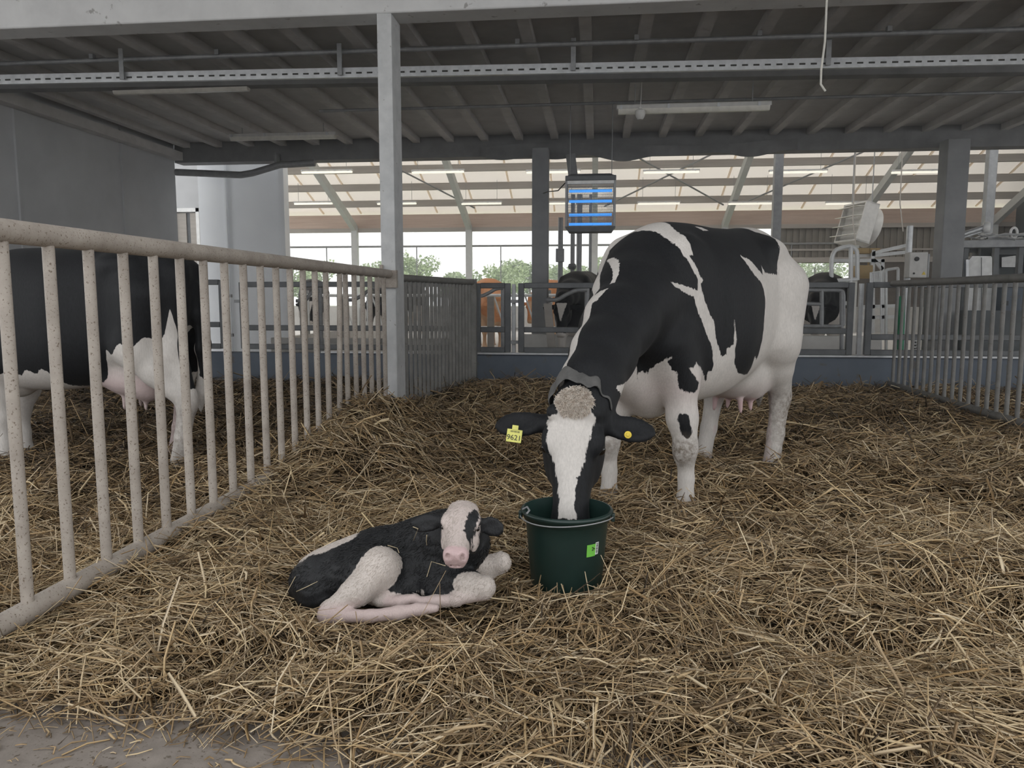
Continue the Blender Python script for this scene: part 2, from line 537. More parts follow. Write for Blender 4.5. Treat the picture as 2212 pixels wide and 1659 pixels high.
ord_ = ['first', 'second', 'third', 'fourth', 'fifth', 'sixth', 'seventh']
for i, px in enumerate((706, 946, 1195, 1450, 1724, 1990)):
    p = at(px, 371, Y=21.5)
    tube_lamp(px, 371, 21.5, 1.5, 'upper row hall tube lamp, %s from the pale end wall' % ord_[i], 'upper row of hall lamps', roof_z(21.5) - p[2] + 0.05, glow=True)
for i, px in enumerate((677, 857, 1040, 1200, 1423, 1620, 1832)):
    p = at(px, 439, Y=24.0)
    tube_lamp(px, 439, 24.0, 1.28, 'lower row hall tube lamp over the windows, %s from the pale end wall' % ord_[i], 'lower row of hall lamps', roof_z(24.0) - p[2] + 0.05, glow=True)

# bent duct pipe at the left end of the back beam, dark sheet hanging off the beam
tag(MB().tube([at(380, 372, Y=13.3), at(520, 378, Y=13.3), at(545, 374, Y=13.3), at(605, 356, Y=13.3), at(680, 352, Y=13.35)], 0.06, 12).box(at(600, 352, Y=13.4) + [0, 0, 0.06], (0.04, 0.2, 0.2)).build('bent_pipe', M['galv_dull']),
    'thick bent grey pipe in front of the pale end wall under the ceiling edge', 'pipe')
sh = MB()
a_, b_ = at(1040, 350, Y=13.42)[0], at(1720, 350, Y=13.42)[0]
n = 60
top, bot = [], []
for i in range(n + 1):
    u = i / n
    xx = a_ + (b_ - a_) * u
    sag = 0.07 * abs(math.sin(u * 9.4)) + 0.03 * math.sin(u * 31) + 0.05 * math.exp(-((u - 0.45) / 0.12) ** 2)
    top.append((xx, 13.40 + 0.02 * math.sin(u * 40), 3.66 + 0.05 * math.sin(u * 7)))
    bot.append((xx, 13.38 + 0.03 * math.sin(u * 23), 3.50 - sag * 0.9))
vs_ = top + bot + [(p[0], p[1] + 0.03, p[2]) for p in top + bot]
N = n + 1
fs = []
for i in range(n):
    fs += [(i, N + i, N + i + 1, i + 1), (2 * N + i, 2 * N + i + 1, 3 * N + i + 1, 3 * N + i), (N + i, 3 * N + i, 3 * N + i + 1, N + i + 1), (i, i + 1, 2 * N + i + 1, 2 * N + i)]
sh.add(vs_, fs)
tag(sh.build('rolled_sheet', M['dark_beam']), 'dark rolled plastic sheet sagging along the far edge of the ceiling', 'sheet')
tag(MB().tube([(at(1786, 0, Y=6.9)[0] + .01, 6.98, 4.2), at(1786, 0, Y=6.9), at(1782, 90, Y=6.9), at(1774, 150, Y=6.9), at(1773, 182, Y=6.9), at(1783, 197, Y=6.9)], 0.009, 8).build('hanging_cord', M['cord_white']),
    'white cord dangling from the front beam with a frayed end', 'cord')

# ------------------------------------------------------------------ fences round the pen
FX = -1.92


def fence(name, label, p0, p1, z_top, z_bot, bars, r_top, r_bar, mat, end=None, lean=None):
    """p0, p1: ends on plan; bars: distances from p0"""
    p0, p1 = Vector((*p0, 0)), Vector((*p1, 0))
    d = (p1 - p0)
    L = d.length
    d.normalize()
    o = empty(name, p0, label, 'fence', 'barred fences round the calving pen')
    MB().tube([p0 + Vector((0, 0, z_top)), p1 + Vector((0, 0, z_top))], r_top, 18).build('top_rail', mat, o)
    MB().tube([p0 + Vector((0, 0, z_bot)), p1 + Vector((0, 0, z_bot))], r_top * 0.97, 18).build('bottom_rail', mat, o)
    for i, s in enumerate(bars):
        q = p0 + d * s
        k = (lean or {}).get(i, 0.0)
        MB().tube([(q.x, q.y, z_bot), (q.x + d.x * k, q.y + d.y * k, z_top)], r_bar, 12, caps=False).build('bar', mat, o)
    if end is not None:
        MB().bar(p1 + Vector((0, 0, -0.1)), p1 + Vector((0, 0, z_top + 0.04)), end, end).build('end_post', mat, o)
    return o


fence('pen_fence', 'long beige barred fence running from the near edge to the main pillar', (FX, 1.2), (FX, 7.05), 1.315, 0.035,
      [0.27 + 0.2148 * i for i in range(26)], 0.040, 0.0205, M['fence'], lean={19: 0.09})
fence('pen_fence', 'short close-barred fence between main pillar and back gate', (-1.93, 7.36), (-1.56, 9.66), 1.29, 0.05,
      [0.08 + 0.117 * i for i in range(19)], 0.036, 0.02, M['fence_dark'], end=0.09)
fence('pen_fence', 'dark barred fence on the far side of the cow, before the milking robot', (3.52, 5.0), (3.52, 9.72), 1.262, 0.06,
      [0.1 + 0.172 * i for i in range(27)], 0.038, 0.019, M['fence_dark'])
cl = MB().box((-1.93, 7.035, 1.27), (0.17, 0.05, 0.16)).tube([(-1.99, 7.02, 1.2), (-1.99, 7.02, 1.4)], 0.018, 8)
tag(cl.build('rail_clamp', M['fence']), 'metal clamp holding the beige fence rail on the main pillar', 'clamp')

# gates standing on the back wall
GY = WALL_Y + 0.02


def gate(label, px0, px1, zs, latch=None):
    x0, x1 = at(px0, 640, Y=GY)[0], at(px1, 640, Y=GY)[0]
    o = empty('pen_gate', ((x0 + x1) / 2, GY, 0.4), label, 'gate', 'gates on the low back wall')
    for xx in (x0, x1):
        MB().box((xx, GY, (zs[0] + zs[-1]) / 2), (0.075, 0.06, zs[0] - zs[-1] + 0.06)).build('upright', M['steel_dark'], o, bevel=0.008)
    for z in zs:
        MB().box(((x0 + x1) / 2, GY, z), (x1 - x0 - 0.075, 0.058, 0.07)).build('gate_rail', M['steel_dark'], o, bevel=0.008)
    for (xx, z) in latch or []:
        X = at(xx, 640, Y=GY)[0]
        MB().bar((X - 0.055, GY, z), (X + 0.055, GY, z), 0.04, 0.04).build('latch', M['galv_dull'], o)
    return o


gate('narrow dark gate on the back wall behind the black cow, by the pale end wall', 330, 480, (1.30, 0.74, 0.45), [(492, 1.12), (492, 0.6)])
gate('dark gate on the back wall seen through the bars by the main pillar', 524, 1006, (1.27, 0.70, 0.45), [(515, 1.05)])
gate('dark gate at the end of the close-barred fence, left of the cow', 1032, 1097, (1.25, 0.69, 0.43))
gate('long dark gate on the back wall behind the spotted cow', 1126, 1838, (1.25, 0.69, 0.43), [(1112, 1.05), (1112, 0.53)])
gate('dark gate on the back wall behind the far barred fence', 1878, 2360, (1.25, 0.62, 0.43))
for (px, lab) in ((1860, 'slim galvanised post between the long back gate and the far barred fence'), (1110, 'slim galvanised latch post between two back gates, left of the cow')):
    p = at(px, 640, Y=GY + 0.1)
    tag(MB().box((p[0], GY + 0.1, 0.77), (0.05, 0.05, 1.0)).build('gate_post', M['galv'], bevel=0.004), lab, 'post')
for (a, b, py, lab) in ((425, 487, 821, 'pale board lying at the wall foot behind the black cow'), (1135, 1216, 836, 'pale board half buried at the wall foot behind the cow head')):
    p, q = at(a, py, Y=WALL_Y - 0.12), at(b, py, Y=WALL_Y - 0.12)
    tag(MB().bar(p, q, 0.05, 0.03).build('board', M['pale_concrete']), lab, 'board')
# ------------------------------------------------------------------ bodies as one continuous surface (smooth union of tapered limbs)
class Field:
    def __init__(self, lo, hi, h):
        self.lo, self.h = np.array(lo, float), h
        n = np.ceil((np.array(hi) - self.lo) / h).astype(int) + 1
        self.n = n
        self.ax = [self.lo[i] + h * np.arange(n[i]) for i in range(3)]
        self.d = np.full(n, 9.0, np.float32)

    def block(self, lo, hi, pad):
        s = []
        for i in range(3):
            a = int(max(0, math.floor((lo[i] - pad - self.lo[i]) / self.h)))
            b = int(min(self.n[i], math.ceil((hi[i] + pad - self.lo[i]) / self.h) + 1))
            s.append(slice(a, max(a, b)))
        s = tuple(s)
        X, Y, Z = np.meshgrid(self.ax[0][s[0]], self.ax[1][s[1]], self.ax[2][s[2]], indexing='ij')
        return s, np.stack([X, Y, Z], -1)

    def union(self, s, g, k):
        f = self.d[s]
        hh = np.clip(0.5 + 0.5 * (f - g) / k, 0, 1)
        self.d[s] = f * (1 - hh) + g * hh - k * hh * (1 - hh)

    def carve(self, s, g, k):
        f = self.d[s]
        hh = np.clip(0.5 - 0.5 * (f + g) / k, 0, 1)
        self.d[s] = f * (1 - hh) + (-g) * hh + k * hh * (1 - hh)

    def cone(self, a, b, ra, rb, k=0.03, flat=None, carve=False):
        """tapered limb; flat = (direction, factor) squeezes it across that direction"""
        a, b = np.array(a, float), np.array(b, float)
        R = max(ra, rb) * 1.3 + k + 0.03
        s, P = self.block(np.minimum(a, b), np.maximum(a, b), R)
        g = cone_d(P, a, b, ra, rb, flat)
        (self.carve if carve else self.union)(s, g, k)

    def chain(self, pts, rs, k=0.03, flat=None):
        for i in range(len(pts) - 1):
            self.cone(pts[i], pts[i + 1], rs[i], rs[i + 1], k, flat)

    def ball(self, c, r, k=0.03, axes=None, carve=False):
        """ellipsoid with radii r along the rows of axes"""
        c = np.array(c, float)
        r = np.array(r if np.ndim(r) else (r, r, r), float)
        R = r.max() + k + 0.02
        s, P = self.block(c, c, R)
        (self.carve if carve else self.union)(s, ball_d(P, c, r, axes), k)

    def loft(self, org, axes, st, k=0.03, n=2.3):
        """barrel along axes[0]: stations (s, half width, top, bottom, side shift)"""
        st = np.array(st, float)
        org, axes = np.array(org, float), np.array(axes, float)
        R = 0.04 + k
        w = st[:, 1].max()
        cs = np.array([org + axes[0] * a + axes[1] * b + axes[2] * c for a in (st[0, 0], st[-1, 0]) for b in (-w, w) for c in (st[:, 3].min(), st[:, 2].max())])
        s, P = self.block(cs.min(0), cs.max(0), R)
        q = P - org
        u, l, z = q @ axes[0], q @ axes[1], q @ axes[2]
        uu = np.clip(u, st[0, 0], st[-1, 0])
        fine = np.linspace(st[0, 0], st[-1, 0], 240)
        sm = []
        for j in range(1, st.shape[1]):
            v = np.interp(fine, st[:, 0], st[:, j])
            ker = np.hanning(25)
            ker /= ker.sum()
            v = np.convolve(np.pad(v, 12, 'edge'), ker, 'valid')
            sm.append(np.interp(uu, fine, v))
        hw, top, bot, sh_ = sm if len(sm) == 4 else sm + [0.0]
        zc = top * 0.45 + bot * 0.55
        dz = z - zc
        hh = np.where(dz > 0, top - zc, zc - bot)
        e = ((np.abs(l - sh_) / hw) ** n + (np.abs(dz) / hh) ** n) ** (1 / n)
        g = (e - 1) * np.minimum(hw, hh)
        over = np.abs(u - uu)
        g = np.where(over > 0, np.sqrt(np.maximum(g, 0) ** 2 + over ** 2) + np.minimum(g, 0) * 0.0, g)
        self.union(s, g.astype(np.float32), k)

    def mesh(self):
        """surface nets"""
        d = self.d
        n = np.array(d.shape)
        c = np.zeros(n - 1, np.int8)
        corners = [(i, j, k) for i in (0, 1) for j in (0, 1) for k in (0, 1)]

        def cut(i, j, k):
            return d[i:n[0] - 1 + i, j:n[1] - 1 + j, k:n[2] - 1 + k]
        for q in corners:
            c += (cut(*q) < 0)
        act = (c > 0) & (c < 8)
        idx = -np.ones(act.shape, np.int64)
        cells = np.argwhere(act)
        idx[act] = np.arange(len(cells))
        acc = np.zeros((len(cells), 3))
        cnt = np.zeros(len(cells))
        for q in corners:
            for ax in range(3):
                if q[ax]:
                    continue
                q2 = list(q)
                q2[ax] = 1
                a = cut(*q)[act].astype(float)
                b = cut(*q2)[act].astype(float)
                m = (a < 0) != (b < 0)
                t = np.where(m, a / np.where(m, a - b, 1), 0)
                for k in range(3):
                    acc[:, k] += m * (q[k] + (t if k == ax else 0))
                cnt += m
        v = self.lo + self.h * (cells + acc / cnt[:, None])
        faces = []
        for ax in range(3):
            o1, o2 = [(1, 2), (2, 0), (0, 1)][ax]
            sa = [slice(1, -1)] * 3
            sa[ax] = slice(0, n[ax] - 1)
            sb = list(sa)
            sb[ax] = slice(1, n[ax])
            A, B = d[tuple(sa)] < 0, d[tuple(sb)] < 0
            e = np.argwhere(A != B)
            inside = A[A != B]
            base = e.copy()
            for k in range(3):
                if k != ax:
                    base[:, k] += 1

            def I(da, db):
                p = base.copy()
                p[:, o1] -= da
                p[:, o2] -= db
                return idx[p[:, 0], p[:, 1], p[:, 2]]
            quad = np.stack([I(1, 1), I(0, 1), I(0, 0), I(1, 0)], 1)
            quad[~inside] = quad[~inside][:, ::-1]
            faces.append(quad)
        f = np.concatenate(faces)
        f = f[(f >= 0).all(1)]
        for _ in range(2):                          # light relax keeps the quads even
            s_ = np.zeros_like(v)
            k_ = np.zeros(len(v))
            for a in range(4):
                b = (a + 1) % 4
                np.add.at(s_, f[:, a], v[f[:, b]])
                np.add.at(s_, f[:, b], v[f[:, a]])
                np.add.at(k_, f[:, a], 1)
                np.add.at(k_, f[:, b], 1)
            v = v * 0.5 + 0.5 * s_ / np.maximum(k_, 1)[:, None]
        return v, f


def cone_d(P, a, b, ra, rb, flat=None):
    ab = b - a
    t = np.clip(((P - a) @ ab) / max(ab @ ab, 1e-9), 0, 1)
    q = P - (a + t[..., None] * ab)
    if flat is not None:
        fd = np.array(flat[0], float)
        fd /= np.linalg.norm(fd)
        q = q + ((q @ fd) * (1 / flat[1] - 1))[..., None] * fd
    return (np.sqrt((q ** 2).sum(-1)) - (ra + (rb - ra) * t)).astype(np.float32)


def ball_d(P, c, r, axes=None):
    q = P - c
    if axes is not None:
        q = q @ np.array(axes, float).T
    k0 = np.sqrt(((q / r) ** 2).sum(-1))
    k1 = np.sqrt(((q / (r * r)) ** 2).sum(-1))
    return (k0 * (k0 - 1) / np.maximum(k1, 1e-6)).astype(np.float32)


def poly_d(x, y, poly):
    """signed distance to a closed outline, positive inside"""
    p = np.array(poly, float)
    d = np.full(x.shape, 1e9)
    ins = np.zeros(x.shape, bool)
    for i in range(len(p)):
        a, b = p[i], p[(i + 1) % len(p)]
        e = b - a
        t = np.clip(((x - a[0]) * e[0] + (y - a[1]) * e[1]) / max(e @ e, 1e-12), 0, 1)
        d = np.minimum(d, (x - a[0] - t * e[0]) ** 2 + (y - a[1] - t * e[1]) ** 2)
        c = ((a[1] <= y) != (b[1] <= y)) & (x < e[0] * (y - a[1]) / (e[1] if e[1] else 1e-12) + a[0])
        ins ^= c
    d = np.sqrt(d)
    return np.where(ins, d, -d)


def skin_mesh(name, v, f, mat, attrs):
    me = bpy.data.meshes.new(name)
    me.vertices.add(len(v))
    me.vertices.foreach_set('co', np.asarray(v, np.float32).ravel())
    me.loops.add(4 * len(f))
    me.loops.foreach_set('vertex_index', np.asarray(f, np.int32).ravel())
    me.polygons.add(len(f))
    me.polygons.foreach_set('loop_start', np.arange(0, 4 * len(f), 4, dtype=np.int32))
    me.polygons.foreach_set('loop_total', np.full(len(f), 4, np.int32))
    me.polygons.foreach_set('use_smooth', np.ones(len(f), bool))
    me.update(calc_edges=True)
    me.validate()
    for k, a in attrs.items():
        t = me.attributes.new(k, 'FLOAT', 'POINT')
        t.data.foreach_set('value', np.asarray(a, np.float32))
    me.materials.append(mat)
    return me


def coat(name, black=(0.0055, 0.006, 0.007), white=(0.60, 0.565, 0.53), wet=0.0, fringe=0.012, hair=(60, 60, 14), bump_s=0.25):
    """two-colour hide: the attributes patch (distance inside the dark patches), pink (bare skin) and dirt say where"""
    m, nt, b = nodes_of(name)

    def attr(k):
        a = nt.nodes.new('ShaderNodeAttribute')
        a.attribute_name = k
        return a.outputs['Fac']

    def math_(op, x, y=0.0):
        n_ = nt.nodes.new('ShaderNodeMath')
        n_.operation = op
        for s_, val in zip(n_.inputs, (x, y)):
            if isinstance(val, (int, float)):
                s_.default_value = val
            else:
                nt.links.new(val, s_)
        return n_.outputs[0]
    hn = noise(nt, 1.0, 3, 0.6, stretch=hair)
    fz = math_('ADD', attr('patch'), math_('MULTIPLY', math_('SUBTRACT', hn, 0.5), fringe * 2.6))
    mr = nt.nodes.new('ShaderNodeMapRange')
    mr.inputs[1].default_value = -0.0022
    mr.inputs[2].default_value = 0.0022
    nt.links.new(fz, mr.inputs[0])
    var = noise(nt, 9, 4, 0.6)
    wcol = ramp(nt, var, [(0.3, tuple(c * 0.86 for c in white)), (0.7, white)])
    fine = noise(nt, 1.0, 4, 0.7, stretch=tuple(h * 2.2 for h in hair))
    wcol = mixc(nt, ramp(nt, fine, [(0.35, (0.45, 0.45, 0.45)), (0.62, (0, 0, 0))]), wcol, tuple(c * 0.62 for c in white))
    wcol = mixc(nt, attr('pink'), wcol, (0.50, 0.345, 0.350))
    bcol = ramp(nt, fine, [(0.35, black), (0.75, tuple(c * 2.2 + 0.001 for c in black))])
    col = mixc(nt, mr.outputs[0], wcol, bcol)
    dn = math_('MULTIPLY', attr('dirt'), ramp(nt, noise(nt, 34, 5, 0.7), [(0.30, (0, 0, 0)), (0.62, (1, 1, 1))]))
    col = mixc(nt, dn, col, (0.10, 0.075, 0.05))
    nt.links.new(col, b.inputs['Base Color'])
    b.inputs['Roughness'].default_value = 0.62 - 0.3 * wet
    b.inputs['Specular IOR Level'].default_value = 0.22 + 0.2 * wet
    b.inputs['Sheen Weight'].default_value = 0.03 * (1 - wet)
    b.inputs['Sheen Roughness'].default_value = 0.5
    bump(nt, b, fine, bump_s, 0.006)
    return m


def unit(v):
    v = np.array(v, float)
    return v / np.linalg.norm(v)


def head_axes(d, lat):
    """d: poll to muzzle; lat: roughly the animal's left; returns rows (along, left, out of the forehead)"""
    d = unit(d)
    lat = np.array(lat, float)
    lat = unit(lat - d * (lat @ d))
    n_ = np.cross(d, lat)
    return np.array([d, lat, n_])


def add_head(F_, org, ax, S, wide, ear_l, ear_r, ear_w=0.062, calf=False, ear_n=None):
    """skull, brow, cheeks, nostrils and hollow leaf-shaped ears; S scales the whole head"""
    hd = lambda a, b, c: org + (ax[0] * a + ax[1] * b * wide + ax[2] * c) * S
    A = ax
    st = [(-0.025, 0.060, 0.00, -0.12), (0.03, 0.095, 0.03, -0.17), (0.10, 0.115, 0.035, -0.215), (0.19, 0.118, 0.035, -0.235),
          (0.27, 0.100, 0.03, -0.22), (0.36, 0.080, 0.022, -0.185), (0.43, 0.074, 0.015, -0.16), (0.50, 0.082, 0.008, -0.155), (0.555, 0.066, -0.02, -0.14)]
    if calf:
        st = [(-0.06, 0.045, -0.03, -0.12), (-0.01, 0.092, 0.045, -0.17), (0.07, 0.116, 0.075, -0.20), (0.16, 0.118, 0.07, -0.21),
              (0.25, 0.094, 0.04, -0.19), (0.33, 0.073, 0.02, -0.165), (0.40, 0.064, 0.012, -0.15), (0.46, 0.070, 0.006, -0.15), (0.515, 0.062, -0.015, -0.145)]
    F_.loft(org, A, [(a * S, w * S * wide, t * S, b * S) for a, w, t, b in st], 0.025 * S, 2.6 if not calf else 2.25)
    F_.ball(hd(-0.005, 0, -0.005), np.array((0.05, 0.085 * wide, 0.05)) * S, 0.04 * S, A)
    for s in (-1, 1):
        F_.ball(hd(0.17, s * 0.098, 0.0), np.array((0.06, 0.034, 0.036)) * S, 0.035 * S, A)
        F_.ball(hd(0.20, s * 0.115, -0.035), np.array((0.030, 0.016, 0.024)) * S, 0.012 * S, A, carve=True)
        F_.ball(hd(0.18, s * 0.085, -0.15), np.array((0.13, 0.04, 0.085)) * S, 0.05 * S, A)
        if calf:
            F_.ball(hd(0.475, s * 0.040, -0.045), np.array((0.055, 0.042, 0.050)) * S, 0.03 * S, A)
            F_.ball(hd(0.525, s * 0.043, -0.032), np.array((0.034, 0.018, 0.024)) * S, 0.016 * S, A, carve=True)
            F_.cone(hd(0.41, s * 0.1, -0.115), hd(0.53, 0.0, -0.118), 0.010 * S, 0.010 * S, 0.012 * S, carve=True)
        else:
            F_.ball(hd(0.535, s * 0.045, -0.005), np.array((0.018, 0.014, 0.02)) * S, 0.015 * S, A, carve=True)
            F_.ball(hd(0.06, s * 0.088, 0.02), np.array((0.035, 0.028, 0.03)) * S, 0.02 * S, A)
    for s, e in ((1, ear_l), (-1, ear_r)):
        b0 = hd(0.085, s * 0.105, -0.055)
        e = np.array(e, float)
        ed = unit(e)
        fn = ax[2] * 0.85 + ax[0] * (-0.15) if ear_n is None else np.array(ear_n, float)
        fn = unit(fn - ed * (fn @ ed))
        up = np.cross(fn, ed)
        EA = np.array([ed, up, fn])
        L_ = np.linalg.norm(e)
        K = L_ / 0.225
        F_.cone(b0 - ed * 0.03 * K, b0 + ed * 0.05 * K, 0.036 * K, 0.033 * K, 0.025 * K)
        F_.ball(b0 + e * 0.56, (L_ * 0.50, ear_w, 0.021 * K), 0.022 * K, EA)
        F_.ball(b0 + e * 0.58 + fn * 0.028 * K, (L_ * 0.36, ear_w * 0.68, 0.020 * K), 0.012 * K, EA, carve=True)


def cow_body(P, h=0.0105):
    """P: pose of the neck, head and feet in the cow's own frame (forward, left, up)"""
    F_ = Field((-1.2, -0.72, -0.16), (P['reach'], 0.78, P.get('top', 1.62)), h)
    F_.loft((0, 0, 0), np.eye(3), [
        (-0.92, 0.10, 1.37, 1.04), (-0.84, 0.19, 1.485, 0.90), (-0.70, 0.245, 1.53, 0.76), (-0.55, 0.285, 1.55, 0.66),
        (-0.30, 0.325, 1.52, 0.565), (0.0, 0.365, 1.51, 0.50), (0.25, 0.345, 1.52, 0.49), (0.45, 0.30, 1.515, 0.50),
        (0.60, 0.25, 1.47, 0.54), (0.76, 0.205, 1.36, 0.62), (0.88, 0.15, 1.22, 0.74), (0.94, 0.10, 1.10, 0.84)], 0.04, 2.35)
    # hip and pin bones, tail head
    for s in (-1, 1):
        F_.ball((-0.50, s * 0.222, 1.385), (0.12, 0.06, 0.055), 0.10)
        F_.ball((-0.84, s * 0.115, 1.31), (0.09, 0.07, 0.08), 0.10)
        F_.ball((0.52, s * 0.205, 1.06), (0.20, 0.085, 0.36), 0.09)          # shoulder
        F_.ball((0.80, s * 0.17, 0.93), (0.10, 0.08, 0.12), 0.09)
        F_.cone((-0.66, s * 0.19, 1.16), (-0.61, s * 0.23, 0.80), 0.19, 0.135, 0.09)
        F_.cone((-0.83, s * 0.12, 1.16), (-0.82, s * 0.165, 0.78), 0.10, 0.085, 0.08)
    for (i, s) in (('fl', 1), ('fr', -1)):
        fx, fy = P[i]
        F_.cone((0.66, s * 0.19, 0.86), (0.56, s * 0.215, 0.66), 0.12, 0.098, 0.09)
        F_.chain([(0.56, s * 0.215, 0.68), (fx * 0.45 + 0.31, fy * 0.6 + s * 0.08, 0.46), (fx, fy, 0.31)], [0.098, 0.078, 0.062], 0.04)
        F_.ball((fx + 0.012, fy, 0.285), (0.067, 0.064, 0.085), 0.03)
        F_.chain([(fx, fy, 0.24), (fx - 0.01, fy, 0.13), (fx - 0.008, fy, 0.02)], [0.049, 0.042, 0.047], 0.02)
        F_.ball((fx - 0.008, fy, -0.005), (0.055, 0.053, 0.05), 0.03)
        for q in (-1, 1):
            F_.cone((fx + 0.01, fy + q * 0.024, -0.03), (fx + 0.05, fy + q * 0.03, -0.10), 0.034, 0.043, 0.01)
    for (i, s) in (('hl', 1), ('hr', -1)):
        fx, fy = P[i]
        hx, hy = fx - 0.085, fy * 0.75 + s * 0.045                              # hock
        F_.chain([(-0.58, s * 0.235, 0.84), (hx * 0.5 - 0.29 + 0.02, s * 0.11 + hy * 0.5, 0.66), (hx, hy, 0.46)], [0.135, 0.102, 0.072], 0.05)
        F_.cone((-0.86, s * 0.16, 0.82), (hx - 0.035, hy, 0.52), 0.07, 0.032, 0.05)
        F_.ball((hx - 0.005, hy, 0.44), (0.074, 0.063, 0.09), 0.03)
        F_.chain([(hx + 0.005, hy, 0.40), ((hx + fx) / 2, (hy + fy) / 2, 0.2), (fx, fy, 0.03)], [0.063, 0.053, 0.056], 0.03)
        F_.ball((fx, fy, 0.0), (0.056, 0.054, 0.05), 0.03)
        for q in (-1, 1):
            F_.cone((fx + 0.015, fy + q * 0.024, -0.03), (fx + 0.055, fy + q * 0.03, -0.10), 0.034, 0.043, 0.01)
    # udder with four teats, brisket and dewlap
    F_.ball((-0.47, 0.0, 0.60), (0.27, 0.20, 0.155), 0.07)
    F_.ball((-0.58, 0.07, 0.56), (0.13, 0.11, 0.13), 0.05)
    F_.ball((-0.58, -0.07, 0.56), (0.13, 0.11, 0.13), 0.05)
    for (x, y) in ((-0.40, 0.085), (-0.40, -0.085), (-0.56, 0.075), (-0.56, -0.075)):
        F_.cone((x, y, 0.46), (x, y * 1.1, 0.375), 0.021, 0.013, 0.02)
    F_.cone((0.82, 0, 0.70), (0.52, 0, 0.54), 0.10, 0.11, 0.08)
    # neck
    nk = P['neck']
    F_.chain([n_[:3] for n_ in nk], [n_[3] for n_ in nk], 0.08, P.get('neck_flat'))
    # head
    org, ax = P['poll'], head_axes(P['dir'], P['lat'])
    add_head(F_, org, ax, 1.0, 1.0, P['ear_l'], P['ear_r'])
    F_.cone(org + ax[0] * 0.06 - ax[2] * 0.16, nk[-1][:3], 0.10, nk[-1][3], 0.06)
    # tail
    tl = P.get('tail') or [(-0.82, 0, 1.33), (-0.915, 0.0, 1.22), (-0.935, -0.01, 1.05), (-0.93, -0.02, 0.80), (-0.925, -0.03, 0.62)]
    F_.chain(tl, [0.035, 0.034, 0.026, 0.022, 0.02], 0.06)
    F_.chain([tl[-1], tl[-1] + np.array((0.005, 0, -0.14)), tl[-1] + np.array((0.01, 0.0, -0.27))], [0.022, 0.045, 0.012], 0.02)
    return F_, org, ax


